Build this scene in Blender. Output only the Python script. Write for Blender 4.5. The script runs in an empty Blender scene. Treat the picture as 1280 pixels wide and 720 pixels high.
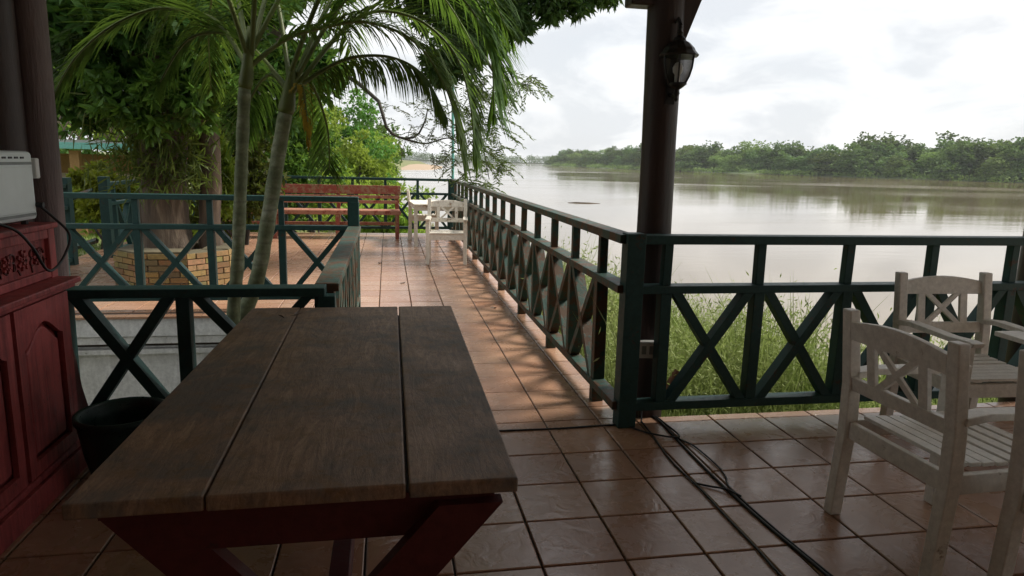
import bpy, math, random
import numpy as np
from mathutils import Vector, Matrix, Euler
rnd = random.Random(7)
npr = np.random.RandomState(11)
R = math.radians
S = bpy.context.scene
COL = S.collection

# ------------------------------------------------------------------ camera
CAM = Vector((-0.8941, -3.2803, 1.5042))
cr = Vector((0.98411, -0.17585, 0.02478)); cu = Vector((0.00801, 0.18338, 0.98301)); cf = Vector((0.17740, 0.96719, -0.18188))
cam_data = bpy.data.cameras.new('camera'); cam = bpy.data.objects.new('camera', cam_data); COL.objects.link(cam)
m3 = Matrix((cr, cu, -cf)).transposed()
cam.matrix_world = Matrix.Translation(CAM) @ m3.to_4x4()
cam_data.sensor_width = 36.0; cam_data.lens = 856.5 / 1280 * 36
cam_data.clip_start = 0.05; cam_data.clip_end = 9000
S.camera = cam

# ------------------------------------------------------------------ sky and sun
SUN_EL, SUN_AZ = 47.0, 82.0      # azimuth: degrees from +y (ahead) towards +x (river side)
w = bpy.data.worlds.new('World'); S.world = w; w.use_nodes = True
nt = w.node_tree; nt.nodes.clear()
def N(tree, t, **kw):
    n = tree.nodes.new(t)
    for k, v in kw.items():
        if k in n.inputs.keys(): n.inputs[k].default_value = v
        else: setattr(n, k, v)
    return n
out = N(nt, 'ShaderNodeOutputWorld'); sky = N(nt, 'ShaderNodeTexSky', sky_type='NISHITA', sun_disc=False)
sky.sun_elevation = R(SUN_EL); sky.sun_rotation = R(SUN_AZ); sky.air_density = 1.0; sky.dust_density = 2.0
bg1 = N(nt, 'ShaderNodeBackground', Strength=0.12); nt.links.new(sky.outputs[0], bg1.inputs['Color'])
tc = N(nt, 'ShaderNodeTexCoord'); mp = N(nt, 'ShaderNodeMapping'); mp.inputs['Scale'].default_value = (1.0, 1.0, 2.4)
nt.links.new(tc.outputs['Generated'], mp.inputs[0])
n1 = N(nt, 'ShaderNodeTexNoise', Scale=6.0, Detail=9.0, Roughness=0.58, Distortion=0.35); nt.links.new(mp.outputs[0], n1.inputs['Vector'])
rp = N(nt, 'ShaderNodeValToRGB'); nt.links.new(n1.outputs['Fac'], rp.inputs[0])
e = rp.color_ramp.elements; e[0].position = .40; e[0].color = (.63, .65, .675, 1); e[1].position = .60; e[1].color = (.85, .855, .855, 1)
bg2 = N(nt, 'ShaderNodeBackground', Strength=1.0); nt.links.new(rp.outputs[0], bg2.inputs['Color'])
n2 = N(nt, 'ShaderNodeTexNoise', Scale=3.1, Detail=5.0); nt.links.new(mp.outputs[0], n2.inputs['Vector'])
mr = N(nt, 'ShaderNodeMapRange'); mr.inputs['From Min'].default_value = .3; mr.inputs['From Max'].default_value = .6
mr.inputs['To Min'].default_value = .84; mr.inputs['To Max'].default_value = 1.0; nt.links.new(n2.outputs['Fac'], mr.inputs[0])
mx = N(nt, 'ShaderNodeMixShader'); nt.links.new(mr.outputs[0], mx.inputs[0]); nt.links.new(bg1.outputs[0], mx.inputs[1]); nt.links.new(bg2.outputs[0], mx.inputs[2])
nt.links.new(mx.outputs[0], out.inputs[0])
sl = bpy.data.lights.new('sun', 'SUN'); sl.energy = 4.4; sl.angle = R(17); sl.color = (1, .94, .84)
so = bpy.data.objects.new('sun', sl); COL.objects.link(so)
sd = Vector((math.sin(R(SUN_AZ)) * math.cos(R(SUN_EL)), math.cos(R(SUN_AZ)) * math.cos(R(SUN_EL)), math.sin(R(SUN_EL))))
so.rotation_euler = sd.to_track_quat('Z', 'Y').to_euler(); so.location = (20, 20, 40)
S.view_settings.view_transform = 'Standard'; S.view_settings.look = 'None'; S.view_settings.exposure = 0.45; S.view_settings.gamma = 1.0
S.view_settings.use_curve_mapping = False

# ------------------------------------------------------------------ materials
def new_mat(name):
    m = bpy.data.materials.new(name); m.use_nodes = True; t = m.node_tree; t.nodes.clear()
    o = N(t, 'ShaderNodeOutputMaterial'); b = N(t, 'ShaderNodeBsdfPrincipled'); t.links.new(b.outputs[0], o.inputs[0])
    return m, t, b, o
def c4(c): return (c[0], c[1], c[2], 1)
def noise(t, vec, scale, detail=4, rough=.55, dist=0, sc=(1, 1, 1)):
    if sc != (1, 1, 1):
        m = N(t, 'ShaderNodeMapping'); m.inputs['Scale'].default_value = sc; t.links.new(vec, m.inputs[0]); vec = m.outputs[0]
    n = N(t, 'ShaderNodeTexNoise', Scale=scale, Detail=detail, Roughness=rough, Distortion=dist); t.links.new(vec, n.inputs['Vector'])
    return n.outputs['Fac']
def ramp(t, fac, stops):
    r = N(t, 'ShaderNodeValToRGB'); t.links.new(fac, r.inputs[0]); el = r.color_ramp.elements
    while len(el) < len(stops): el.new(.5)
    for k, (p, c) in enumerate(stops): el[k].position = p; el[k].color = c4(c)
    return r.outputs[0]
def mix(t, fac, a, b, mode='MIX'):
    n = N(t, 'ShaderNodeMix', data_type='RGBA', blend_type=mode)
    if isinstance(fac, (int, float)): n.inputs[0].default_value = fac
    else: t.links.new(fac, n.inputs[0])
    for s, v in ((6, a), (7, b)):
        if isinstance(v, tuple): n.inputs[s].default_value = c4(v)
        else: t.links.new(v, n.inputs[s])
    return n.outputs[2]
def mathn(t, op, a, b=None):
    n = N(t, 'ShaderNodeMath', operation=op)
    for s, v in ((0, a), (1, b)):
        if v is None: continue
        if isinstance(v, (int, float)): n.inputs[s].default_value = v
        else: t.links.new(v, n.inputs[s])
    return n.outputs[0]
def bump(t, b, h, strength=.3, dist=.01):
    n = N(t, 'ShaderNodeBump', Strength=strength, Distance=dist); t.links.new(h, n.inputs['Height']); t.links.new(n.outputs[0], b.inputs['Normal'])
def objc(t): return N(t, 'ShaderNodeTexCoord').outputs['Object']
def posc(t): return N(t, 'ShaderNodeNewGeometry').outputs['Position']

def painted(name, paint, paint2, under, wear=.58, rough=.55, scale=5, bstr=.35, streak=0, sdark=None, sfreq=26):
    """old paint over wood: two tones, worn patches showing the wood, grime"""
    m, t, b, o = new_mat(name); v = posc(t)
    a = noise(t, v, scale, 6, .65); g = noise(t, v, 34, 5, .7, 0, (1, 1, 1)); w_ = noise(t, v, 9, 8, .75)
    c = mix(t, a, paint, paint2)
    c = mix(t, ramp(t, g, [(.35, (0, 0, 0)), (.75, (.5, .5, .5))]), c, tuple(x * 1.6 + .01 for x in paint2))
    if streak:
        sn = noise(t, v, 1.0, 7, .7, .5, (sfreq, sfreq, 1.6)); s2 = noise(t, v, 3.2, 4, .6)
        c = mix(t, mathn(t, 'MULTIPLY', ramp(t, mathn(t, 'ADD', mathn(t, 'MULTIPLY', sn, .6), mathn(t, 'MULTIPLY', s2, .4)), [(.44, (0, 0, 0)), (.62, (1, 1, 1))]), streak), c, sdark)
    k = ramp(t, w_, [(wear, (0, 0, 0)), (wear + .07, (1, 1, 1))])
    c = mix(t, k, c, under)
    t.links.new(c, b.inputs['Base Color'])
    rr = ramp(t, g, [(.3, (rough - .12,) * 3), (.8, (rough + .2,) * 3)]); t.links.new(rr, b.inputs['Roughness'])
    h = mathn(t, 'ADD', g, mathn(t, 'MULTIPLY', k, -.6)); bump(t, b, h, bstr, .004)
    b.inputs['Specular IOR Level'].default_value = .3
    return m
M = {}
M['green'] = painted('green_paint', (.010, .036, .034), (.019, .058, .054), (.06, .036, .024), .59)
M['green_worn'] = painted('green_paint_worn', (.014, .042, .034), (.036, .075, .062), (.085, .048, .028), .47)
M['red'] = painted('red_cabinet_paint', (.28, .038, .042), (.38, .085, .08), (.06, .018, .018), .62, .5, streak=.8, sdark=(.09, .016, .020))
M['red_dark'] = painted('dark_red_stain', (.060, .010, .010), (.085, .016, .015), (.04, .016, .012), .62, .5)
M['bench_red'] = painted('bench_red_paint', (.24, .055, .042), (.30, .09, .065), (.34, .22, .14), .48, .6)
M['bench_wood'] = painted('bench_faded_wood', (.34, .16, .11), (.42, .22, .15), (.28, .07, .05), .52, .7)
M['white'] = painted('white_chair_paint', (.60, .59, .55), (.69, .67, .63), (.30, .24, .18), .64, .5)
M['white_worn'] = painted('white_paint_worn', (.66, .60, .51), (.72, .68, .6), (.34, .24, .16), .57, .6)
M['sill_white'] = painted('white_wall_paint', (.66, .67, .67), (.76, .76, .75), (.30, .30, .27), .62, .8, streak=.4, sdark=(.30, .30, .28), sfreq=9)
M['grey_wood'] = painted('grey_post_wood', (.16, .15, .15), (.22, .2, .19), (.1, .08, .07), .6, .8)
M['teal'] = painted('teal_paint', (.10, .32, .29), (.16, .4, .36), (.3, .3, .26), .62)
M['yellow_wall'] = painted('ochre_wall', (.22, .13, .05), (.3, .18, .08), (.3, .22, .14), .64, .9)
M['pot'] = painted('green_glazed_pot', (.006, .016, .014), (.010, .026, .022), (.02, .02, .018), .62, .35)

def bark(name, a, b_, c_, sc=14, strength=.6, zs=.25, rough=.75):
    m, t, b, o = new_mat(name); v = objc(t)
    n1_ = noise(t, v, sc, 7, .7, .4, (1, 1, zs)); n2_ = noise(t, v, 2.2, 4)
    c = ramp(t, n1_, [(.3, a), (.55, b_), (.75, c_)]); c = mix(t, mathn(t, 'MULTIPLY', n2_, .7), c, tuple(x * .55 for x in a))
    t.links.new(c, b.inputs['Base Color']); b.inputs['Roughness'].default_value = rough; bump(t, b, n1_, strength, .02)
    return m
M['log'] = bark('log_post_wood', (.030, .018, .017), (.058, .034, .031), (.10, .064, .058), 11, .35, .12, .5)
M['log2'] = bark('dark_log_wood', (.075, .048, .047), (.19, .130, .125), (.32, .235, .22), 12, .8, .10, .6)
M['bark'] = bark('tree_bark', (.045, .030, .020), (.15, .105, .07), (.32, .25, .17), 13, 1.0, .12)
M['bark_dark'] = bark('dark_bark', (.03, .025, .02), (.06, .05, .04), (.10, .08, .06), 10, .9, .3)
M['deadwood'] = bark('dry_twigs', (.10, .07, .05), (.18, .13, .1), (.26, .2, .16), 12, .5)
M['stump'] = bark('stub_wood', (.16, .06, .04), (.24, .1, .07), (.3, .14, .1), 14, .5)

# palm trunk: ringed
m, t, b, o = new_mat('palm_trunk'); v = objc(t)
wv = N(t, 'ShaderNodeTexWave', wave_type='BANDS', bands_direction='Z', Scale=4.1, Distortion=2.2, Detail=3.0); t.links.new(v, wv.inputs[0])
n_ = noise(t, v, 7, 6, .7); n3_ = noise(t, v, 26, 4)
c = ramp(t, n_, [(.32, (.075, .095, .045)), (.52, (.17, .20, .11)), (.7, (.34, .36, .27))])
c = mix(t, mathn(t, 'MULTIPLY', mathn(t, 'POWER', wv.outputs['Fac'], 10), mathn(t, 'MULTIPLY', n_, .7)), c, (.09, .085, .06))
t.links.new(c, b.inputs['Base Color']); b.inputs['Roughness'].default_value = .7; bump(t, b, mathn(t, 'SUBTRACT', n3_, mathn(t, 'MULTIPLY', wv.outputs['Fac'], .4)), .5, .006); M['palm_trunk'] = m

# dark table planks: wood with ring stains and scuffs
m, t, b, o = new_mat('table_wood'); v = objc(t); oi = N(t, 'ShaderNodeObjectInfo')
ad = N(t, 'ShaderNodeVectorMath', operation='ADD'); cmb = N(t, 'ShaderNodeCombineXYZ'); t.links.new(mathn(t, 'MULTIPLY', oi.outputs['Random'], 13), cmb.inputs[0]); t.links.new(cmb.outputs[0], cmb.inputs[0]) if False else None
t.links.new(v, ad.inputs[0]); t.links.new(cmb.outputs[0], ad.inputs[1]); v2 = ad.outputs[0]
g1 = noise(t, v2, 6, 9, .78, 1.8, (3.8, .5, 1)); g2 = noise(t, v2, 3.4, 6, .65, .5); g3 = noise(t, v2, 30, 6, .75, .6, (2, .6, 1)); g4 = noise(t, v2, 11, 8, .75)
c = ramp(t, g1, [(.30, (.12, .070, .045)), (.5, (.27, .160, .100)), (.68, (.42, .27, .175))])
c = mix(t, ramp(t, g2, [(.42, (0, 0, 0)), (.62, (.75, .75, .75))]), c, (.115, .11, .105))
c = mix(t, ramp(t, g4, [(.50, (0, 0, 0)), (.62, (.75, .75, .75))]), c, (.21, .115, .05))
c = mix(t, ramp(t, g3, [(.3, (.5, .5, .5)), (.5, (0, 0, 0))]), c, (.028, .02, .015))
t.links.new(c, b.inputs['Base Color'])
t.links.new(ramp(t, g2, [(.3, (.50,) * 3), (.7, (.72,) * 3)]), b.inputs['Roughness']); bump(t, b, mathn(t, 'ADD', g1, mathn(t, 'MULTIPLY', g3, .6)), .4, .005)
b.inputs['Specular IOR Level'].default_value = .5; M['table'] = m

# terracotta tiles
TS = 0.33
def tile_mat(name, dx=0., dy=0.):
    m, t, b, o = new_mat(name); v = posc(t)
    n = N(t, 'ShaderNodeVectorMath', operation='SUBTRACT'); n.inputs[1].default_value = (dx, dy, 0); t.links.new(v, n.inputs[0])
    q = N(t, 'ShaderNodeVectorMath', operation='SCALE'); q.inputs['Scale'].default_value = 1 / TS; t.links.new(n.outputs[0], q.inputs[0])
    f = N(t, 'ShaderNodeVectorMath', operation='FLOOR'); t.links.new(q.outputs[0], f.inputs[0])
    sx = N(t, 'ShaderNodeSeparateXYZ'); t.links.new(f.outputs[0], sx.inputs[0]); cx = N(t, 'ShaderNodeCombineXYZ'); t.links.new(sx.outputs[0], cx.inputs[0]); t.links.new(sx.outputs[1], cx.inputs[1])
    wn = N(t, 'ShaderNodeTexWhiteNoise'); t.links.new(cx.outputs[0], wn.inputs['Vector'])
    base = ramp(t, wn.outputs['Value'], [(0, (.36, .19, .12)), (.35, (.43, .25, .16)), (.7, (.47, .285, .185)), (1, (.40, .21, .13))])
    n1_ = noise(t, v, 5, 6, .65, .6); n2_ = noise(t, v, 1.1, 4, .6)
    c = mix(t, ramp(t, n1_, [(.35, (0, 0, 0)), (.7, (.6, .6, .6))]), base, (.32, .165, .105))
    c = mix(t, ramp(t, n2_, [(.40, (0, 0, 0)), (.7, (.4, .4, .4))]), c, (.30, .20, .14))
    t.links.new(c, b.inputs['Base Color'])
    off = N(t, 'ShaderNodeVectorMath', operation='MULTIPLY_ADD'); off.inputs[1].default_value = (7.3, 3.1, 0); t.links.new(cx.outputs[0], off.inputs[0]); t.links.new(v, off.inputs[2])
    h = noise(t, off.outputs[0], 8.5, 3, .5, 1.6); h2 = noise(t, v, 60, 3)
    bump(t, b, mathn(t, 'ADD', h, mathn(t, 'MULTIPLY', h2, .10)), .42, .008)
    t.links.new(ramp(t, n1_, [(.3, (.20,) * 3), (.75, (.38,) * 3)]), b.inputs['Roughness']); b.inputs['Specular IOR Level'].default_value = .9
    return m
M['tile'] = tile_mat('terracotta_tile'); M['tile_b'] = tile_mat('terracotta_tile_offset', 2.115 * TS, .086 * TS)
def flat(name, c, rough=.6, sc=20, var=.25, metal=0, bs=.2):
    m, t, b, o = new_mat(name); n = noise(t, posc(t), sc, 5, .65)
    t.links.new(mix(t, n, tuple(x * (1 - var) for x in c), tuple(min(1, x * (1 + var)) for x in c)), b.inputs['Base Color'])
    b.inputs['Roughness'].default_value = rough; b.inputs['Metallic'].default_value = metal
    if bs: bump(t, b, n, bs, .004)
    return m
M['grout'] = flat('dark_grout', (.050, .036, .030), .9, 40, .4)
M['concrete'] = flat('concrete', (.30, .29, .28), .9, 8, .3)
M['rubber'] = flat('black_cable', (.012, .012, .013), .5, 30, .3)
M['iron'] = flat('black_iron', (.018, .018, .02), .45, 30, .3, .3)
M['plastic'] = flat('white_plastic', (.62, .62, .60), .45, 12, .12)
M['enamel'] = flat('white_enamel', (.74, .80, .81), .3, 6, .14, 0, .05)
M['enamel_grey'] = flat('grey_trim', (.2, .22, .22), .4, 20, .2)
M['moss'] = flat('moss_root', (.10, .085, .05), .95, 18, .6, 0, .6)
M['soil'] = flat('garden_soil', (.09, .065, .045), .95, 6, .5, 0, .6)
M['roofing'] = flat('lightened_roof_boards', (.46, .39, .31), .85, 6, .4)  # board colour of roof and walls lightened to bounce fill light
M['mortar'] = flat('pale_mortar', (.34, .30, .25), .95, 20, .3)
M['sand'] = flat('river_sand', (.34, .25, .17), .95, .3, .2)
M['boat'] = flat('boat_hull', (.06, .05, .05), .7, 2, .3)
M['roof_tin'] = flat('boat_roof', (.3, .3, .3), .6, 2, .3)
M['foam'] = flat('floating_wood', (.10, .075, .055), .9, 2, .3)
m, t, b, o = new_mat('clear_glass'); b.inputs['Base Color'].default_value = (.95, .97, .97, 1); b.inputs['Roughness'].default_value = .05; b.inputs['Transmission Weight'].default_value = 1; b.inputs['IOR'].default_value = 1.2; M['glass'] = m
# bricks
m, t, b, o = new_mat('planter_brick'); v = posc(t); oi = N(t, 'ShaderNodeObjectInfo')
c = ramp(t, oi.outputs['Random'], [(0, (.19, .10, .05)), (.3, (.29, .20, .07)), (.55, (.33, .18, .10)), (.8, (.24, .21, .07)), (1, (.12, .09, .06))])
n_ = noise(t, v, 24, 6, .7); c = mix(t, ramp(t, n_, [(.45, (0, 0, 0)), (.7, (.8, .8, .8))]), c, (.13, .11, .05))
t.links.new(c, b.inputs['Base Color']); b.inputs['Roughness'].default_value = .9; bump(t, b, n_, .5, .01); M['brick'] = m

def leaf_mat(name, a, b_, tr=.35, sc=5, rough=.45, third=None, var=.5):
    m, t, b, o = new_mat(name); v = posc(t); oi = N(t, 'ShaderNodeObjectInfo')
    n_ = noise(t, v, sc, 3, .6); n2_ = noise(t, v, sc * 7, 2, .5)
    f = mathn(t, 'ADD', mathn(t, 'MULTIPLY', n_, .55), mathn(t, 'MULTIPLY', n2_, .45))
    st = [(.34, a), (.62, b_)]
    if third: st.append((.74, third))
    c = ramp(t, f, st)
    hs = N(t, 'ShaderNodeHueSaturation'); t.links.new(c, hs.inputs['Color']); t.links.new(mathn(t, 'ADD', mathn(t, 'MULTIPLY', oi.outputs['Random'], var), 1.03 - var / 2), hs.inputs['Value']); t.links.new(mathn(t, 'ADD', mathn(t, 'MULTIPLY', oi.outputs['Random'], .03), .485), hs.inputs['Hue'])
    c = hs.outputs[0]
    t.links.new(c, b.inputs['Base Color']); b.inputs['Roughness'].default_value = rough; b.inputs['Specular IOR Level'].default_value = .22
    tl = N(t, 'ShaderNodeBsdfTranslucent'); t.links.new(mix(t, .4, c, (.16, .24, .02)), tl.inputs['Color'])
    ms = N(t, 'ShaderNodeMixShader'); ms.inputs[0].default_value = tr
    t.links.new(b.outputs[0], ms.inputs[1]); t.links.new(tl.outputs[0], ms.inputs[2]); t.links.new(ms.outputs[0], o.inputs[0])
    return m
M['palm_leaf'] = leaf_mat('palm_leaf', (.028, .072, .016), (.085, .165, .032), .52, 4, .62, (.14, .16, .03))
M['palm_rib'] = flat('palm_rib', (.10, .13, .03), .5, 10, .4)
M['palm_dry'] = leaf_mat('palm_leaf_yellowing', (.18, .15, .03), (.42, .26, .03), .35, 6)
M['leaf_dark'] = leaf_mat('dark_canopy_leaf', (.028, .070, .015), (.075, .155, .030), .42, 2.5)
M['leaf_mid'] = leaf_mat('glossy_leaf', (.05, .12, .022), (.12, .26, .045), .45, 4, .35)
M['leaf_mango'] = leaf_mat('long_leaf', (.028, .062, .020), (.07, .125, .035), .35, 3, .35, (.17, .19, .09))
M['leaf_bright'] = leaf_mat('bright_leaf', (.17, .26, .03), (.34, .46, .07), .52, .7)
M['leaf_yellow'] = leaf_mat('yellow_green_leaf', (.15, .20, .02), (.32, .36, .04), .45, 4)
M['leaf_fine'] = leaf_mat('fine_leaf', (.06, .09, .03), (.12, .16, .05), .4, 3)
M['fern'] = leaf_mat('fern_leaf', (.05, .075, .018), (.13, .16, .035), .4, 6)
M['far_leaf'] = leaf_mat('far_bank_leaf', (.050, .105, .035), (.13, .20, .065), .3, .10, .7, None, 1.0)
M['far_leaf_pale'] = leaf_mat('far_bank_leaf_pale', (.10, .16, .045), (.20, .27, .08), .3, .10, .7, None, 1.0)
M['grass'] = leaf_mat('tall_grass', (.20, .26, .08), (.38, .42, .18), .4, 1.3, .6, (.56, .50, .32))
M['lawn_grass'] = leaf_mat('lawn_grass', (.07, .13, .02), (.14, .22, .035), .4, 2, .6)
m, t, b, o = new_mat('riverbank_ground'); v = posc(t); n_ = noise(t, v, .8, 6, .6)
t.links.new(ramp(t, n_, [(.35, (.10, .11, .035)), (.6, (.16, .17, .06)), (.8, (.24, .18, .1))]), b.inputs['Base Color']); b.inputs['Roughness'].default_value = .95; M['ground'] = m
m, t, b, o = new_mat('far_bank_ground'); v = posc(t); n_ = noise(t, v, .035, 6, .6)
t.links.new(ramp(t, n_, [(.35, (.05, .085, .03)), (.62, (.09, .12, .045)), (.80, (.24, .17, .10))]), b.inputs['Base Color']); b.inputs['Roughness'].default_value = .95; M['far_ground'] = m
m, t, b, o = new_mat('lawn'); v = posc(t); n_ = noise(t, v, 1.5, 6, .6)
t.links.new(ramp(t, n_, [(.35, (.05, .10, .015)), (.7, (.11, .18, .03))]), b.inputs['Base Color']); b.inputs['Roughness'].default_value = .95; M['lawn'] = m
# river: muddy water, smooth with stretched ripples and current lines
m, t, b, o = new_mat('river_water'); v = posc(t)
b.inputs['Base Color'].default_value = (.165, .120, .062, 1); b.inputs['IOR'].default_value = 1.55; b.inputs['Specular IOR Level'].default_value = .5
patch = noise(t, v, .016, 5, .6, .8, (.5, 1.0, 1))
t.links.new(ramp(t, patch, [(.40, (.03,) * 3), (.62, (.12,) * 3)]), b.inputs['Roughness'])
h1 = noise(t, v, .22, 5, .6, .6, (.45, 1, 1)); h2 = noise(t, v, 1.6, 4, .6, .3, (.5, 1, 1))
am = ramp(t, patch, [(.38, (.15,) * 3), (.66, (1,) * 3)])
hh = mathn(t, 'ADD', mathn(t, 'MULTIPLY', h1, 1.0), mathn(t, 'MULTIPLY', h2, .25)); hh = mathn(t, 'MULTIPLY', hh, am)
bump(t, b, hh, .055, .6); M['water'] = m

# ------------------------------------------------------------------ mesh tools
class MB:
    def __init__(s): s.v = []; s.f = []
    def box(s, c, d, rot=None, taper=None):
        b = len(s.v); x, y, z = d[0] / 2, d[1] / 2, d[2] / 2
        for k, (i, j, l) in enumerate(((-1, -1, -1), (1, -1, -1), (1, 1, -1), (-1, 1, -1), (-1, -1, 1), (1, -1, 1), (1, 1, 1), (-1, 1, 1))):
            p = Vector((i * x, j * y, l * z))
            if taper and l > 0: p.x *= taper; p.y *= taper
            if rot: p = rot @ p
            s.v.append(tuple(p + Vector(c)))
        s.f += [tuple(b + q for q in f) for f in ((0, 3, 2, 1), (4, 5, 6, 7), (0, 1, 5, 4), (1, 2, 6, 5), (2, 3, 7, 6), (3, 0, 4, 7))]
        return s
    def prism(s, poly, axis, a, b_):
        """poly: 2-D points; extruded along axis ('x','y','z') from a to b_"""
        n = len(poly); base = len(s.v)
        for h in (a, b_):
            for p, q in poly:
                s.v.append({'x': (h, p, q), 'y': (p, h, q), 'z': (p, q, h)}[axis])
        s.f.append(tuple(base + i for i in range(n))[::-1]); s.f.append(tuple(base + n + i for i in range(n)))
        for i in range(n): j = (i + 1) % n; s.f.append((base + i, base + j, base + n + j, base + n + i))
        return s
    def tube(s, pts, rad, n=8, cap=True, wob=0, flat_=1):
        pts = [Vector(p) for p in pts]; rad = rad if isinstance(rad, (list, tuple)) else [rad] * len(pts); base = len(s.v); up = None
        for i, p in enumerate(pts):
            d = (pts[min(i + 1, len(pts) - 1)] - pts[max(i - 1, 0)]).normalized()
            if up is None: up = Vector((0, 0, 1)) if abs(d.z) < .9 else Vector((1, 0, 0))
            a = d.cross(up).normalized(); b_ = d.cross(a).normalized(); up = a.cross(d) if abs(a.dot(d)) < .99 else up
            for k in range(n):
                an = 2 * math.pi * k / n; r = rad[i] * (1 + wob * (rnd.random() - .5))
                s.v.append(tuple(p + a * math.cos(an) * r + b_ * math.sin(an) * r * flat_))
        for i in range(len(pts) - 1):
            for k in range(n):
                q = (k + 1) % n; s.f.append((base + i * n + k, base + i * n + q, base + (i + 1) * n + q, base + (i + 1) * n + k))
        if cap:
            s.f.append(tuple(base + k for k in range(n))[::-1]); s.f.append(tuple(base + (len(pts) - 1) * n + k for k in range(n)))
        return s
    def lathe(s, prof, c=(0, 0, 0), n=20):
        base = len(s.v)
        for r, z in prof:
            for k in range(n): an = 2 * math.pi * k / n; s.v.append((c[0] + r * math.cos(an), c[1] + r * math.sin(an), c[2] + z))
        for i in range(len(prof) - 1):
            for k in range(n): q = (k + 1) % n; s.f.append((base + i * n + k, base + i * n + q, base + (i + 1) * n + q, base + (i + 1) * n + k))
        return s
    def mesh(s, name, m, smooth=False):
        me = bpy.data.meshes.new(name); me.from_pydata(s.v, [], s.f); me.materials.append(m)
        if smooth: me.polygons.foreach_set('use_smooth', [True] * len(me.polygons))
        me.update(); return me
def tag(o, label=None, cat=None, group=None, kind=None):
    if label: o['label'] = label
    if cat: o['category'] = cat
    if group: o['group'] = group
    if kind: o['kind'] = kind
    return o
def link(name, me, parent=None, loc=(0, 0, 0), rot=(0, 0, 0), bevel=0):
    o = bpy.data.objects.new(name, me); COL.objects.link(o); o.location = loc; o.rotation_euler = rot
    if parent: o.parent = parent
    if bevel:
        md = o.modifiers.new('bevel', 'BEVEL'); md.width = bevel; md.segments = 2; md.limit_method = 'ANGLE'
    return o
def thing(name, loc, rz, label, cat, group=None):
    o = link(name, None, None, loc, (0, 0, rz)); return tag(o, label, cat, group)
def copy_tree(o, parent=None):
    c = o.copy(); COL.objects.link(c); c.parent = parent
    for ch in list(o.children): copy_tree(ch, c)
    return c
def quads(name, V, m, k=4, mats=None, midx=None, smooth=False):
    """V: (n,k,3) array of separate k-gons"""
    n = len(V); me = bpy.data.meshes.new(name)
    me.vertices.add(n * k); me.vertices.foreach_set('co', np.ascontiguousarray(V, dtype=np.float32).ravel())
    me.loops.add(n * k); me.loops.foreach_set('vertex_index', np.arange(n * k, dtype=np.int32))
    me.polygons.add(n); me.polygons.foreach_set('loop_start', np.arange(0, n * k, k, dtype=np.int32)); me.polygons.foreach_set('loop_total', np.full(n, k, dtype=np.int32))
    me.materials.append(m); me.update(calc_edges=True)
    return me
def unit(a): return a / (np.linalg.norm(a, axis=-1, keepdims=True) + 1e-9)
def leaf_quads(P, D, L, W, fold=.15):
    """pointed leaves: base P, direction D, length L, width W"""
    n = len(P); D = unit(D); r = npr.normal(size=(n, 3)); Sd = unit(np.cross(D, r)); Nn = np.cross(D, Sd)
    L = np.broadcast_to(L, (n,))[:, None]; W = np.broadcast_to(W, (n,))[:, None]
    a = P; b_ = P + D * L * .45 + Sd * W * .5 + Nn * W * fold; c = P + D * L - Nn * L * .08; d = P + D * L * .45 - Sd * W * .5 + Nn * W * fold
    return np.stack([a, b_, c, d], 1)
def blob_points(blobs, n, shell=.55):
    """points spread through the outer part of ellipsoids"""
    vol = np.array([b_[1][0] * b_[1][1] + b_[1][1] * b_[1][2] + b_[1][0] * b_[1][2] for b_ in blobs]); pr = vol / vol.sum()
    idx = npr.choice(len(blobs), n, p=pr); C = np.array([b_[0] for b_ in blobs])[idx]; Rd = np.array([b_[1] for b_ in blobs])[idx]
    u = unit(npr.normal(size=(n, 3))); r = shell + (1 - shell) * npr.rand(n, 1) ** .6
    r = r * (1 + .12 * npr.normal(size=(n, 1)))
    return C + u * r * Rd, u
def crown(blobs, n, size, aspect=2.0, droop=.3, k=1, shell=.5, spread=.9):
    """foliage quads; k leaves per twig end"""
    P, u = blob_points(blobs, max(1, n // k), shell)
    P = np.repeat(P, k, 0); u = np.repeat(u, k, 0)
    D = u * .6 + npr.normal(size=P.shape) * spread + np.array([0, 0, -droop])
    L = size * (.6 + .8 * npr.rand(len(P)))
    return leaf_quads(P, D, L, L / aspect)
def sub_blobs(c, r, n, rs=.45, flat_=.8):
    """a lumpy crown out of small ellipsoids round a big one"""
    out_ = []
    for i in range(n):
        u = unit(npr.normal(size=3)); q = .35 + .6 * npr.rand()
        s_ = rs * (.6 + .7 * npr.rand())
        out_.append((np.array(c) + u * np.array(r) * q, np.array(r) * s_ * np.array([1, 1, flat_])))
    return out_

# ------------------------------------------------------------------ terrain, river, far bank
WZ = -3.5
def xl(y):
    return float(np.interp(y, [-60, 11, 14, 22, 60, 165, 322, 633, 800, 1900], [.55, .55, -.5, -8, -11, -12, -4, 27, 30, -20]))
def ground_z(x, y):
    d = x - xl(y)
    if y < 11: d = min(d, y - .5)
    if d <= 0:
        return -1.0 if y < 20 else -0.6
    return max(-5.5, -.42 - .33 * d)
xs = np.concatenate([np.arange(-1200, -60, 120), np.arange(-60, -8, 4), np.arange(-8, 20, .5), np.arange(20, 60, 4), np.arange(60, 400, 40)])
ys = np.concatenate([np.arange(-40, -2, 4), np.arange(-2, 25, .5), np.arange(25, 120, 5), np.arange(120, 760, 20), np.arange(760, 2000, 120)])
mb = MB()
for y in ys:
    for x in xs:
        z = ground_z(x, y); z += .06 * math.sin(x * 1.7 + y) + .05 * math.sin(y * 2.3 - x * .7)
        if x < .6 and y < 10.9: z = -1.55 if (-9 < x) else -1.0
        if x < -4.9 and 0 < y < 20: z = -.16 - .07 * max(0, min(12, y - 8))
        mb.v.append((x, y, z))
nx = len(xs)
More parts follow.
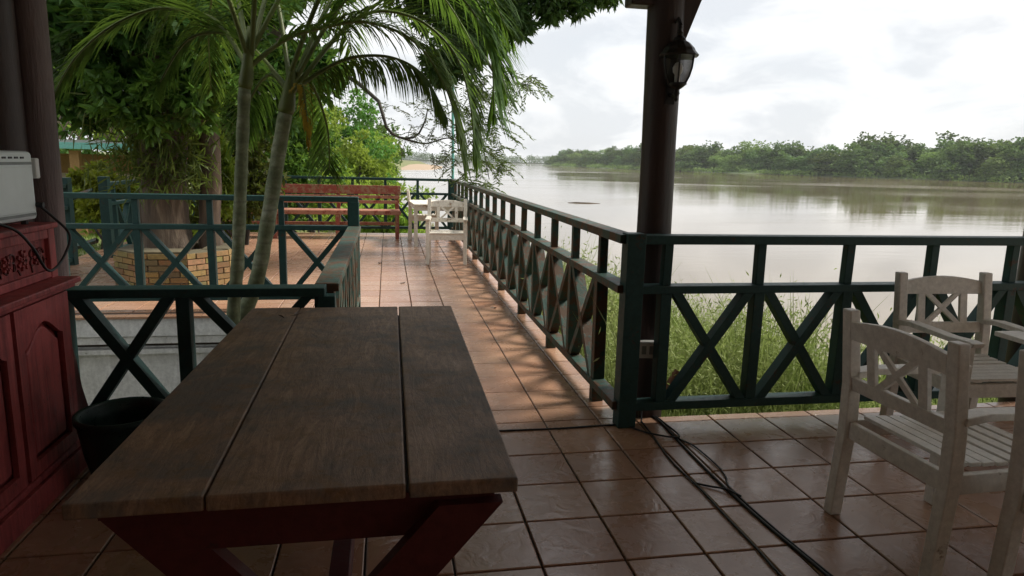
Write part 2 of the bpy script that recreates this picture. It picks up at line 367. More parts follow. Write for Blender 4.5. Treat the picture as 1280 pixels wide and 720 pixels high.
for j in range(len(ys) - 1):
    for i in range(nx - 1): a = j * nx + i; mb.f.append((a, a + 1, a + nx + 1, a + nx))
o = link('riverbank', mb.mesh('riverbank', M['ground'], True)); tag(o, kind='structure')
mb = MB(); mb.box((500, 1400, WZ - .5), (5000, 4400, 1.0)); o = link('river', mb.mesh('river', M['water'])); tag(o, kind='structure')
bank = [(900, -60), (640, 120), (500, 215), (349, 328), (300, 420), (239, 558), (222, 700), (214, 900), (218, 1000)]
def resample(pl, step):
    o_ = []; 
    for (a, b_) in zip(pl[:-1], pl[1:]):
        a = Vector(a); b_ = Vector(b_); n = max(1, int((b_ - a).length / step))
        for k in range(n): o_.append(a.lerp(b_, k / n))
    o_.append(Vector(pl[-1])); return o_
bp = resample(bank, 12)
mb = MB(); prof = [(-25, -6), (0, WZ + .0), (5, WZ + .9), (14, WZ + 2.4), (26, WZ + 3.6), (60, WZ + 5), (700, WZ + 8)]
for i, p in enumerate(bp):
    d = (bp[min(i + 1, len(bp) - 1)] - bp[max(i - 1, 0)]).normalized(); nrm = Vector((d.y, -d.x))
    for (q, z) in prof:
        jj = 3.0 * math.sin(i * .7) + 2 * math.sin(i * 1.9) if q >= 0 and q < 100 else 0
        pp = p + nrm * (q + jj); mb.v.append((pp.x, pp.y, z + (.4 * math.sin(i * 1.3) if q > 0 else 0)))
k = len(prof)
for i in range(len(bp) - 1):
    for j in range(k - 1): a = i * k + j; mb.f.append((a, a + 1, a + k + 1, a + k))
o = link('far_riverbank', mb.mesh('far_riverbank', M['far_ground'], True)); tag(o, kind='structure')
# head of the reach: low land far upstream, and the sandbar
mb = MB(); mb.box((60, 2150, WZ + .6), (1700, 700, 3)); o = link('upstream_land', mb.mesh('upstream_land', M['far_ground'])); tag(o, kind='structure')
mb = MB(); n = 24
for r_, z in ((1.0, -.4), (.85, .5), (.4, 1.3), (.02, 1.5)):
    for q in range(n):
        an = 2 * math.pi * q / n; mb.v.append((8 + 32 * r_ * math.cos(an) * (1 + .1 * math.sin(3 * an)), 500 + 190 * r_ * math.sin(an), WZ + z))
for i in range(3):
    for q in range(n): a = i * n + q; b_ = i * n + (q + 1) % n; mb.f.append((a, b_, b_ + n, a + n))
o = link('sandbar', mb.mesh('sandbar', M['sand'], True)); tag(o, kind='structure')

# ------------------------------------------------------------------ haze (kept at the end of structure list, see below)
# ------------------------------------------------------------------ terrace floor
deck = MB()
deck.box((3.5 - 3.15, (-9 + .45) / 2, -.16), (13.3, 9.45, .30))            # under roof
o_floor = link('terrace_floor', deck.mesh('terrace_floor', M['grout'])); tag(o_floor, kind='structure')
deck2 = MB(); deck2.box((-.365, (.45 + 10.95) / 2, -.16), (1.85, 10.5, .2998)); deck2.box((-3.2, (3.55 + 10.95) / 2, -.16), (3.82, 7.4, .2996))
link('floor_slab', deck2.mesh('floor_slab', M['grout']), o_floor)
tile_cache = {}
def tile_mesh(w_, d_, mk):
    key = (round(w_, 3), round(d_, 3), mk)
    if key not in tile_cache:
        mb_ = MB(); g = .0045; a, b_ = w_ / 2 - g, d_ / 2 - g; c = .004
        pts = [(-a, -b_, -.01), (a, -b_, -.01), (a, b_, -.01), (-a, b_, -.01), (-a, -b_, -.0015), (a, -b_, -.0015), (a, b_, -.0015), (-a, b_, -.0015), (-a + c, -b_ + c, .0015), (a - c, -b_ + c, .0015), (a - c, b_ - c, .0015), (-a + c, b_ - c, .0015)]
        mb_.v = pts; mb_.f = [(8, 9, 10, 11)] + [(i, (i + 1) % 4, (i + 1) % 4 + 4, i + 4) for i in range(4)] + [(i + 4, (i + 1) % 4 + 4, (i + 1) % 4 + 8, i + 8) for i in range(4)]
        tile_cache[key] = mb_.mesh('tile', M[mk])
    return tile_cache[key]
stuff_tiles = {'tile': MB(), 'tile_b': MB()}
def add_tile(x0, x1, y0, y1, mk, single):
    me = tile_mesh(x1 - x0, y1 - y0, mk); cx, cy = (x0 + x1) / 2, (y0 + y1) / 2
    tz = rnd.uniform(-.0008, .0008)
    if single:
        t_ = link('tile', me, o_floor, (cx, cy, tz), (rnd.uniform(-.002, .002), rnd.uniform(-.002, .002), 0))
    else:
        s_ = stuff_tiles[mk]; b0 = len(s_.v); s_.v += [(v_.co.x + cx, v_.co.y + cy, v_.co.z + tz) for v_ in me.vertices]; s_.f += [tuple(b0 + q for q in p.vertices) for p in me.polygons]
def in_view(x, y):
    d = Vector((x, y, 0)) - CAM; z = d.dot(cf)
    if z < .3: return False, 0
    u, v_ = 640 + 856 * d.dot(cr) / z, 360 - 856 * d.dot(cu) / z
    return (-30 < u < 1310 and v_ < 760), z
n_single = 0
XB, XR = 1.686 * TS, 2.115 * TS; YR = .086 * TS
cand = []
for j in range(-26, 33):
    y0, y1 = j * TS, (j + 1) * TS
    for i in range(-16, 2):
        x0, x1 = i * TS, (i + 1) * TS
        if i == 1: x1 = XB
        if y0 < .45:                               # under the roof
            if i < -13: continue
            y1c = min(y1, .45)
            if y1c - y0 > .03: cand.append((x0, x1, y0, y1c, 'tile'))
            if y1 > .45 and x0 >= -4 * TS and y1 - .45 > .02: cand.append((x0, x1, y1c, y1, 'tile'))
        elif x0 >= -4 * TS - .01 or y0 > 3.55: cand.append((x0, x1, y0, y1, 'tile'))
    if y0 < .36:
        cand.append((XB, XR, y0 + .4 * YR, min(y1 + .4 * YR, .45), 'tile'))
        for i in range(0, 19):
            cand.append((XR + i * TS, XR + (i + 1) * TS, y0 + YR, min(y1 + YR, .445), 'tile_b'))
def fy(c):
    ok, z = in_view((c[0] + c[1]) / 2, (c[2] + c[3]) / 2); return z if ok and c[3] > -2.6 else 1e3 + abs(c[2])
cand.sort(key=fy)
for q, c in enumerate(cand): add_tile(*c, single=(q < 290 and fy(c) < 900))
for mk, s_ in stuff_tiles.items():
    o = link('tile_field', s_.mesh('tile_field', M[mk]), o_floor); o['kind'] = 'stuff'

# retaining walls (white, stained) round the garden pit and under the terrace
def wall_thing(label, boxes, cat='wall', mat='sill_white'):
    t_ = thing('retaining_wall', (0, 0, 0), 0, label, cat)
    for nm, c, d in boxes:
        mb_ = MB(); mb_.box(c, d); link(nm, mb_.mesh(nm, M[mat]), t_, bevel=.006)
    return t_
wall_thing('white painted retaining wall with mouldings, water stained, below the tiled terrace behind the table', [
    ('wall_face', (-3.16, 3.66, -1.0), (3.86, .16, 1.36)), ('coping', (-3.16, 3.60, -.112), (3.90, .30, .17)), ('moulding', (-3.16, 3.585, -.24), (3.88, .22, .07)), ('moulding', (-3.16, 3.57, -.36), (3.88, .12, .05))])
wall_thing('white wall along the inner side of the garden pit under the green handrail', [
    ('wall_face', (-1.22, 2.0, -1.0), (.14, 3.16, 1.36)), ('coping', (-1.24, 2.0, -.235), (.20, 3.12, .146))])
wall_thing('grey foundation wall of the terrace facing the river', [
    ('wall_face', (.44, 5.6, -2.3), (.16, 10.5, 4.0)), ('wall_face', (3.7, .34, -2.3), (6.4, .15, 4.0)), ('wall_face', (-2.4, 10.85, -2.3), (5.5, .15, 4.0))], mat='concrete')
# tile edge course on top of the pit wall
mb = MB()
for i in range(-15, -3): mb.box((i * TS + TS / 2, 3.49, -.0125), (TS - .008, .12, .022))
o = link('edge_tile', mb.mesh('edge_tile', M['tile']), o_floor); o['kind'] = 'stuff'
mb = MB(); mb.box((-5.2, 6, -1.62), (9, 18, .2)); o = link('garden_bed', mb.mesh('garden_bed', M['soil'])); tag(o, kind='structure')

# ------------------------------------------------------------------ railings
def railing(A, B, label, ups, full=True, feet=(), mat='green', end_posts=(), h=1.12, X=True, zbot=.10, top_w=.10, xskip=(), mid=True):
    A = Vector(A); B = Vector(B); d = B - A; L_ = d.length
    t_ = thing('railing', (A.x, A.y, A.z if len(A) > 2 else 0), math.atan2(d.y, d.x), label, 'railing')
    m_ = M[mat]
    def bx(nm, c, dd):
        mb_ = MB(); mb_.box((0, 0, 0), dd); j = .006 if 'baluster' in nm else 0
        return link(nm, mb_.mesh(nm, m_), t_, c, (rnd.uniform(-j, j) * 1.5, rnd.uniform(-j, j) * 2, rnd.uniform(-j, j) * 4), bevel=.004)
    zm = .79
    if full: bx('top_rail', (L_ / 2, 0, h - .025), (L_, top_w, .05))
    if mid: bx('middle_rail' if full else 'top_rail', (L_ / 2, 0, zm + .0225), (L_, top_w if full else .125, .045))
    bx('bottom_rail', (L_ / 2, 0, zbot + .025), (L_, .09, .05))
    for u in ups:
        if full: bx('upper_baluster', (u, 0, (zm + .045 + h - .05) / 2), (.052, .052, h - .05 - zm - .045))
        bx('lower_baluster', (u, 0, (zbot + .05 + zm) / 2), (.065, .075, zm - zbot - .05))
        if u in feet: bx('foot', (u, 0, zbot / 2), (.065, .075, zbot))
    if X:
        for k, (a, b_) in enumerate(zip(ups[:-1], ups[1:])):
            if k in xskip: continue
            a += .034; b_ -= .034; zb, zt = zbot + .05, zm; ww = .062
            for s_, (p, q, dp) in enumerate(((a, b_, .072), (b_, a, .066))):
                sg = 1 if q > p else -1; mb_ = MB()
                mb_.prism([(p, zb), (p + sg * ww, zb), (q, zt), (q - sg * ww, zt)][::sg], 'y', -dp / 2, dp / 2); link('cross_brace', mb_.mesh('cross_brace', m_), t_)
    for (u, s_, z0, z1) in end_posts: bx('post', (u, 0, (z0 + z1) / 2), (s_, s_, z1 - z0))
    return t_
YS = [.45 + .635 * k for k in range(17)]
railing((.42, .33, 0), (.42, 10.75, 0), 'long green railing with crossed braces along the river side of the terrace', YS, feet=YS[::2], mat='green_worn')
ups = [.20 + .57 * k for k in range(11)]
railing((.455, .34, 0), (6.6, .34, 0), 'green railing with crossed braces behind the white chairs, facing the river', ups, feet=(ups[5], ups[8]), end_posts=((.0, .105, 0, 1.128),))
railing((-1.22, .38, 0), (-2.47, .38, 0), 'low green railing behind the wooden table, next to the red cabinet', [0.02, .70, 1.26], full=False, end_posts=((-.005, .09, -.1, .788),))
railing((-1.22, .455, 0), (-1.22, 3.64, 0), 'low green handrail running away along the garden pit, plank top worn to wood', [.05 + .515 * k for k in range(7)], full=False, mat='green_worn', xskip=())
railing((-1.18, 3.70, 0), (-4.95, 3.70, 0), 'green railing with crossed braces in front of the brick tree planter', [.08 + .655 * k for k in range(6)], feet=(.08,), end_posts=((.045, .10, 0, 1.07),))
railing((.36, 10.78, 0), (-5.0, 10.78, 0), 'green railing at the far end of the terrace behind the red bench', [.02 + .64 * k for k in range(9)], end_posts=((-.05, .12, 0, 1.125),))
railing((-4.83, 7.35, -.05), (-4.83, 9.9, -.05), 'short green railing by the steps to the lawn, left of the tree', [.3 + .6 * k for k in range(4)], end_posts=((0, .12, -.1, 1.2), (2.45, .1, -.1, 1.18)), mat='green')
railing((-5.05, 4.2, -.05), (-5.05, 6.7, -.05), 'green railing at the left edge of the terrace, behind the log post', [.3 + .6 * k for k in range(4)], end_posts=((0, .12, -.1, 1.2), (2.45, .13, -.1, 1.2)), mat='green')
# sloping handrail of the steps
t_ = thing('stair_handrail', (-4.98, 7.35, 0), 0, 'sloping green handrail of the steps going down to the lawn', 'handrail')
for nm, p, q in (('handrail', (0, 0, .95), (-1.9, .3, .30)), ('lower_rail', (0, 0, .25), (-1.9, .3, -.4)), ('post', (-1.8, .29, -.6), (-1.8, .29, .4))):
    mb = MB(); mb.tube([p, q], .04, 4); link(nm, mb.mesh(nm, M['green_worn']), t_)

# ------------------------------------------------------------------ log posts and roof
def log_post(x, y, r, label, z0=-.35, z1=2.93, mat='log', lean=(0, 0)):
    mb_ = MB(); n_ = 14; pts = []; rr = []
    for k in range(n_):
        f = k / (n_ - 1); pts.append((lean[0] * f + .012 * math.sin(4 * f + x), lean[1] * f + .01 * math.sin(5 * f), z0 + (z1 - z0) * f)); rr.append(r * (1 + .05 * math.sin(7 * f + x) - .06 * f))
    mb_.tube(pts, rr, 20, wob=.035)
    o_ = link('log_post', mb_.mesh('log_post', M[mat], True), None, (x, y, 0)); return tag(o_, label, 'post')
log_post(.645, .545, .108, 'thick dark round log post at the corner of the railings, carrying the lantern')
log_post(3.32, .52, .085, 'round log post at the right edge of the picture, behind the front railing')
log_post(-2.545, .44, .082, 'reddish grey log post standing behind the red cabinet', mat='log2')
log_post(-2.63, .31, .088, 'darker log post tucked left of the reddish one behind the cabinet')
roof = thing('terrace_roof', (0, 0, 0), 0, 'timber roof over the near part of the terrace, boards lightened to bounce light', 'roof')
mb = MB(); mb.prism([(.98, 3.15), (-7.0, 4.2), (-7.0, 4.26), (.98, 3.21)], 'x', -5.2, 7.2); link('roof_boards', mb.mesh('roof_boards', M['roofing']), roof)
for k in range(14):
    x = -4.9 + k * .9; mb = MB(); mb.prism([(.95, 3.05), (-6.9, 4.08), (-6.9, 4.18), (.95, 3.145)], 'x', x - .03, x + .03); link('rafter', mb.mesh('rafter', M['roofing']), roof)
mb = MB(); mb.box((1.0, .545, 2.99), (12.2, .10, .14)); link('eave_beam', mb.mesh('eave_beam', M['roofing']), roof)
mb = MB(); mb.prism([(.68, 2.10), (.735, 2.16), (1.02, 2.92), (.78, 2.92)], 'y', .50, .585); link('knee_brace', mb.mesh('knee_brace', M['log']), roof)
mb = MB(); mb.box((.50, .545, 2.415), (.17, .12, .11)); link('bracket', mb.mesh('bracket', M['log']), roof, bevel=.01)
bw = thing('back_shade_wall', (1, -7.05, 0), 0, 'unseen timber board wall added behind the camera to hold back light from the rear', 'wall')  # added out of view so rear light stays off the front faces
for k in range(25): mb = MB(); mb.box((-6.0 + k * .5, rnd.uniform(-.004, .004), 2.0), (.49, .04, 4.2)); link('board', mb.mesh('board', M['roofing']), bw)
sw = thing('side_shade_wall', (-3.75, -3.5, 0), 0, 'unseen timber board wall added behind the red cabinet to hold back light from the left', 'wall')  # added out of view to cut the light coming in from the left
for k in range(14): mb = MB(); mb.box((rnd.uniform(-.004, .004), -3.2 + k * .5, 1.5), (.04, .49, 3.1)); link('board', mb.mesh('board', M['roofing']), sw)

# lantern
lt = thing('wall_lantern', (.665, .385, 1.825), 0, 'black iron lantern with clear glass hung on the corner log post', 'lantern')
mb = MB(); mb.lathe([(.001, .02), (.012, .03), (.006, .045), (.018, .06), (.010, .075), (.032, .09), (.05, .105), (.045, .11), (.001, .11)], n=12); link('finial', mb.mesh('finial', M['iron'], True), lt, bevel=0)
mb = MB(); mb.lathe([(.094, .235), (.098, .242), (.080, .262), (.074, .275), (.050, .300), (.032, .310), (.028, .322), (.012, .335), (.016, .348), (.006, .36), (.010, .375), (.001, .39)], n=12); mb.lathe([(.094, .235), (.001, .236)], n=12); link('cap', mb.mesh('cap', M['iron']), lt)
mb = MB(); mb.lathe([(.044, .112), (.060, .14), (.072, .18), (.078, .234)], n=12); link('glass_shade', mb.mesh('glass_shade', M['glass'], True), lt)
for k in range(6):
    an = k * math.pi / 3 + .2; mb = MB(); mb.tube([(r_ * math.cos(an), r_ * math.sin(an), z) for r_, z in ((.046, .108), (.063, .14), (.075, .18), (.081, .238))], .0045, 5); link('glass_rib', mb.mesh('glass_rib', M['iron']), lt)
mb = MB(); mb.tube([(0, 0, .11), (0, 0, .15)], .012, 8); mb.lathe([(.010, .15), (.02, .165), (.022, .185), (.012, .205), (.001, .21)], n=10); link('bulb', mb.mesh('bulb', M['plastic'], True), lt)
mb = MB(); mb.tube([(-.01, .06, .06), (-.005, .03, .05), (0, 0, .07)], .010, 6); mb.tube([(0, 0, .385), (0, .03, .42), (-.01, .06, .40)], .009, 6); mb.box((-.01, .062, .22), (.05, .02, .42)); link('bracket', mb.mesh('bracket', M['iron']), lt); lt.scale = (1.1, 1.1, 1.1)
# outlet box
ob = thing('outlet_box', (.595, .405, .44), R(-8), 'white plastic socket box fixed to the corner post', 'socket')
mb = MB(); mb.box((0, 0, 0), (.11, .05, .10)); link('housing', mb.mesh('housing', M['plastic']), ob, bevel=.006)
for x in (-.022, .022):
    mb = MB(); mb.box((x, -.0265, .0), (.026, .004, .05)); link('socket_plate', mb.mesh('socket_plate', M['enamel_grey']), ob)
mb = MB(); mb.tube([(1.0, .83, .16), (.83, .80, -.12)], .032, 6, wob=.1); tag(link('broken_stake', mb.mesh('broken_stake', M['stump'])), 'short broken reddish stake leaning outside the railing by the corner post', 'stake')

for (x, y, a_) in ((-1.03, 6.67, 1), (-.42, 2.9, 2), (.20, 3.6, 3.4), (-.75, 5.1, 5)):
    V = leaf_quads(np.array([[0, 0, .004], [.01, 0, .006]]), np.array([[math.cos(a_), math.sin(a_), .1], [math.cos(a_ + .8), math.sin(a_ + .8), .15]]), .07, .03)
    tag(link('fallen_leaf', quads('fallen_leaf', V, M['deadwood']), None, (x, y, 0)), 'small dry brown leaf fallen on the tiles ' + {1: 'in front of the red bench', 2: 'beyond the wooden table', 3.4: 'close to the river side railing', 5: 'in the middle of the far terrace'}[a_], 'leaf')
# cables
def cable(pts, r, label, name='extension_cable', grp=None):
    P_ = [Vector(p) for p in pts]; out_ = []
    for i in range(len(P_) - 1):
        p0, p1, p2, p3 = P_[max(i - 1, 0)], P_[i], P_[i + 1], P_[min(i + 2, len(P_) - 1)]
        for k in range(6):
            t0 = k / 6; out_.append(.5 * ((2 * p1) + (-p0 + p2) * t0 + (2 * p0 - 5 * p1 + 4 * p2 - p3) * t0 ** 2 + (-p0 + 3 * p1 - 3 * p2 + p3) * t0 ** 3))
    out_.append(P_[-1]); mb_ = MB(); mb_.tube([tuple(p) for p in out_], r, 7)
    return tag(link(name, mb_.mesh(name, M['rubber'], True)), label, 'cable')
zc = .008
cable([(.67, .46, zc), (.685, .35, zc), (.676, .096, zc), (.669, -.165, zc), (.668, -.477, zc), (.684, -.844, zc), (.715, -1.204, zc), (.74, -1.7, zc)], .007, 'thick black cable running along the tiles from the corner post towards the camera')
cable([(.60, .44, .1), (.575, .37, zc), (.573, .345, zc), (.562, .166, zc), (.535, -.1, zc), (.533, -.288, zc), (.546, -.5, zc), (.543, -.689, zc), (.545, -1.0, zc), (.54, -1.179, zc), (.55, -1.7, zc)], .0052, 'thin black cable in the left tile joint, left of the thick cable')
cable([(.69, .10, zc), (.705, .06, zc), (.735, -.02, zc), (.745, -.25, zc), (.727, -.384, zc), (.70, -.45, zc), (.69, -.55, zc), (.705, -.9, zc), (.735, -1.25, zc), (.765, -1.7, zc)], .0045, 'black cable bulging out in a loop beside the thick cable')
cable([(.685, .42, .014), (.70, .30, .012), (.69, .09, .02), (.55, .18, .012), (.45, .32, zc), (.357, .333, zc), (.063, .318, zc), (-.268, .322, zc), (-.7, .32, zc)], .0055, 'thin black cable lying across the tiles from the corner post to the table')
cable([(.535, -.42, zc), (.60, -.47, .01), (.66, -.52, .016), (.69, -.60, .02)], .005, 'short black wire crossing between the two floor cables')

# ------------------------------------------------------------------ dark dining table
tb = thing('dining_table', (-1.085, -.76, 0), 0, 'long dark wooden table of three worn planks on crossed dark red legs', 'table')
def plank(x0a, x1a, x0b, x1b, y0, y1, jig):
    mb_ = MB(); a = []; 
    top = [(x0a, y0), (x1a, y0 + jig), (x1b, y1 + jig), (x0b, y1)]
    mb_.prism(top, 'z', .712, .75); return link('plank', mb_.mesh('plank', M['table']), tb, bevel=.005)
plank(-.51, -.222, -.48, -.250, -1.005, 1.005, .004)
plank(-.217, .227, -.246, .236, -1.003, 1.000, .003)
plank(.235, .497, .242, .515, -1.000, 1.003, 0)
mb = MB(); mb.box((-.005, 0, .699), (.90, 1.93, .024)); link('underboard', mb.mesh('underboard', M['red_dark']), tb)
for y in (-.93, .93):
    mb = MB(); mb.box((0, y, .64), (.74, .045, .10)); link('apron', mb.mesh('apron', M['red_dark']), tb, bevel=.004)
    for s_ in (1, -1):
        ww = .155; zt, zb = .687, .02
        mb = MB(); xt, xb = -.462 * s_, .12 * s_; off = y + ((-.024 if s_ > 0 else -.068) if y < 0 else (.024 if s_ > 0 else .068)) + (.024 if y < 0 else -.024)
        mb.prism([(xt, zt), (xt + s_ * ww, zt), (xb + s_ * ww, zb), (xb, zb)], 'y', off - .022, off + .022); link('leg', mb.mesh('leg', M['red_dark']), tb)
mb = MB(); mb.box((.04, 0, .245), (.06, 1.9, .09)); link('stretcher', mb.mesh('stretcher', M['red_dark']), tb, bevel=.004)
for y in (-.92, -.80):  # nothing else below
    pass
# leaf on the table
V = leaf_quads(np.array([[-1.36, .02, .757], [-1.34, .03, .757], [-1.37, -.03, .757]]), np.array([[.9, .3, .1], [.3, 1, .15], [-.5, .8, .1]]), .07, .012)
tag(link('dry_leaf', quads('dry_leaf', V, M['deadwood'])), 'small dry twig leaf lying at the far end of the dark table', 'leaf')

# ------------------------------------------------------------------ red cabinet
cb = thing('red_cabinet', (-2.36, 0, 0), 0, 'old red painted wooden cabinet with arched panels and carved flowers', 'cabinet')
def cbox(nm, c, d, par=cb, mt='red', bv=.004): mb_ = MB(); mb_.box(c, d); return link(nm, mb_.mesh(nm, M[mt]), par, bevel=bv)
Y0, Y1 = -1.9, .155
cbox('body', (-.26, (Y0 + Y1) / 2, .47), (.48, Y1 - Y0 - .02, .84))
cbox('plinth', (-.225, (Y0 + Y1) / 2 + .01, .055), (.50, Y1 - Y0 + .03, .11)); cbox('plinth_moulding', (-.225, (Y0 + Y1) / 2 + .01, .13), (.475, Y1 - Y0 + .01, .035), bv=.01)
cbox('ledge', (-.235, (Y0 + Y1) / 2 + .01, .912), (.56, Y1 - Y0 + .07, .026), bv=.006); cbox('ledge_moulding', (-.235, (Y0 + Y1) / 2 + .01, .889), (.52, Y1 - Y0 + .035, .02), bv=.006)
cbox('stile', (-.009, Y1 - .035, .47), (.022, .06, .79))
for k in range(4):                                          # arched doors
    y1 = Y1 - .07 - k * .47; y0 = y1 - .44; yc = (y0 + y1) / 2; w2 = .22
    dr = MB(); z0, z1 = .16, .872
    outer = [(y0, z0), (y1, z0), (y1, z1), (y0, z1)]
    # frame built as prism strips round an arched opening
    arch = []
    for q in range(13):
        f = q / 12; yy = y0 + .055 + (y1 - y0 - .11) * f; arch.append((yy, .700 + .085 * math.sin(math.pi * f) ** 1.5 + (.0)))
    fr = MB(); fr.prism([(y0, z0), (y0 + .055, z0), (y0 + .055, z1), (y0, z1)], 'x', -.004, .018); fr.prism([(y1 - .055, z0), (y1, z0), (y1, z1), (y1 - .055, z1)], 'x', -.004, .018); fr.prism([(y0 + .055, z0), (y1 - .055, z0), (y1 - .055, z0 + .06), (y0 + .055, z0 + .06)], 'x', -.004, .018)
    for q in range(12):
        a, b_ = arch[q], arch[q + 1]; fr.prism([a, b_, (b_[0], z1), (a[0], z1)], 'x', -.004, .018)
    d_ = link('door', fr.mesh('door', M['red']), cb)
    pn = MB(); ar = [(yy * 1 if 0 else yc + (yy - yc) * .86, z - .022) for yy, z in arch]; pn.prism([(ar[0][0], z0 + .08)] + [(ar[-1][0], z0 + .08)] + ar[::-1], 'x', -.016, .008)
    link('door_panel', pn.mesh('door_panel', M['red']), d_, bevel=.01)
# upper back section with carving
cbox('upper_board', (-.10, (Y0 + .215) / 2, 1.035), (.05, .215 - Y0, .23))
cbox('upper_frame', (-.067, .18, 1.035), (.024, .06, .228)); cbox('upper_frame', (-.067, (Y0 + .15) / 2, 1.128), (.022, .148 - Y0, .04)); cbox('upper_frame', (-.067, (Y0 + .15) / 2, .946), (.022, .148 - Y0, .036))
cbox('upper_cap', (-.12, (Y0 + .225) / 2, 1.162), (.15, .235 - Y0, .024), bv=.006)
for cy, s_ in ((-.06, 1), (.06, .8), (-.19, .8)):
    crv = MB()
    for r_, n_, h_ in ((.034 * s_, 7, .012), (.020 * s_, 5, .018), (.009 * s_, 4, .024)):
        for q in range(n_):
            an = 2 * math.pi * q / n_ + r_ * 80
            crv.box((-.078 + h_ * .6, cy + r_ * math.cos(an), 1.035 + r_ * math.sin(an)), (.012, .024 * s_, .015 * s_), Matrix.Rotation(an, 3, 'X'))
    link('carved_rose', crv.mesh('carved_rose', M['red']), cb)
crv = MB()
for sgn, cy in ((1, .02), (1, .09), (-1, -.14), (-1, -.25)):
    for q in range(2):
        pts = []
        for k in range(12):
            a = k / 11 * 4.6; rr_ = .035 * (1 - k / 14); pts.append((-.072, cy + sgn * (rr_ * math.cos(a)), 1.045 - q * .035 + rr_ * math.sin(a)))
        crv.tube(pts, .0045, 5)
for k in range(14):
    yy = -.31 + k * .036; crv.box((-.074, yy, 1.02 + .035 * math.sin(k * 1.9)), (.008, .030, .007), Matrix.Rotation(k * .9, 3, 'X'))
link('carving', crv.mesh('carving', M['red_dark']), cb)['kind'] = 'stuff'
# microwave oven body on the cabinet
mw = thing('white_appliance', (-2.635, -.16, 1.175), R(-2), 'white metal countertop oven on top of the red cabinet', 'oven')
mb = MB(); mb.box((0, 0, .17), (.36, .62, .30)); link('case', mb.mesh('case', M['enamel']), mw, bevel=.018)
mb = MB(); mb.box((.182, 0, .155), (.008, .57, .20)); link('front_panel', mb.mesh('front_panel', M['enamel']), mw, bevel=.02)
for z in (.045, .268):
    mb = MB(); mb.box((.1815, 0, z), (.004, .58, .012)); link('trim_line', mb.mesh('trim_line', M['enamel_grey']), mw)
for k in range(7):
    mb = MB(); mb.box((.181, .22 - k * .045, .292), (.004, .026, .008)); link('vent_slot', mb.mesh('vent_slot', M['iron']), mw)
mb = MB(); mb.box((.16, .335, .245), (.05, .035, .09)); link('hinge_cover', mb.mesh('hinge_cover', M['plastic']), mw, bevel=.006)
mb = MB(); mb.tube([(.18, .29, .085), (.215, .29, .085)], .012, 10); link('knob', mb.mesh('knob', M['iron']), mw)
for x in (-.14, .14):
    for y in (-.27, .27): mb = MB(); mb.tube([(x, y, 0), (x, y, .025)], .015, 8); link('foot', mb.mesh('foot', M['iron']), mw)
mb = MB(); mb.box((0, -.12, .335), (.30, .30, .05)); tag(link('cardboard_tray', mb.mesh('cardboard_tray', M['plastic']), None, (-2.66, -.2, 1.175), bevel=.01), 'pale flat box lying on top of the white oven', 'box')
cable([(-2.44, .16, 1.25), (-2.40, .18, 1.20), (-2.335, .17, 1.12), (-2.345, .12, 1.03), (-2.35, .03, .985), (-2.345, -.06, 1.0), (-2.35, -.14, 1.10), (-2.38, -.2, 1.18), (-2.43, -.28, 1.22)], .006, 'black power cord of the oven hanging in a loop over the carved flowers', 'power_cord')
# curved dark board at cabinet end
mb = MB(); mb.prism([(.17, .10), (.17, .62), (.20, .60), (.24, .50), (.27, .36), (.32, .24), (.315, .10)], 'x', -2.47, -2.38)
tag(link('curved_board', mb.mesh('curved_board', M['red_dark']), bevel=.01), 'dark red curved board standing at the end of the cabinet behind the pot', 'board')
# pot
mb = MB(); mb.lathe([(.001, 0), (.12, 0), (.135, .02), (.165, .15), (.182, .27), (.186, .30), (.196, .305), (.198, .33), (.186, .335), (.172, .325), (.165, .25), (.14, .06), (.001, .05)], n=36)
tag(link('flower_pot', mb.mesh('flower_pot', M['pot'], True), None, (-2.10, -.03, .003)), 'empty dark green glazed pot on the floor between cabinet and table', 'pot')

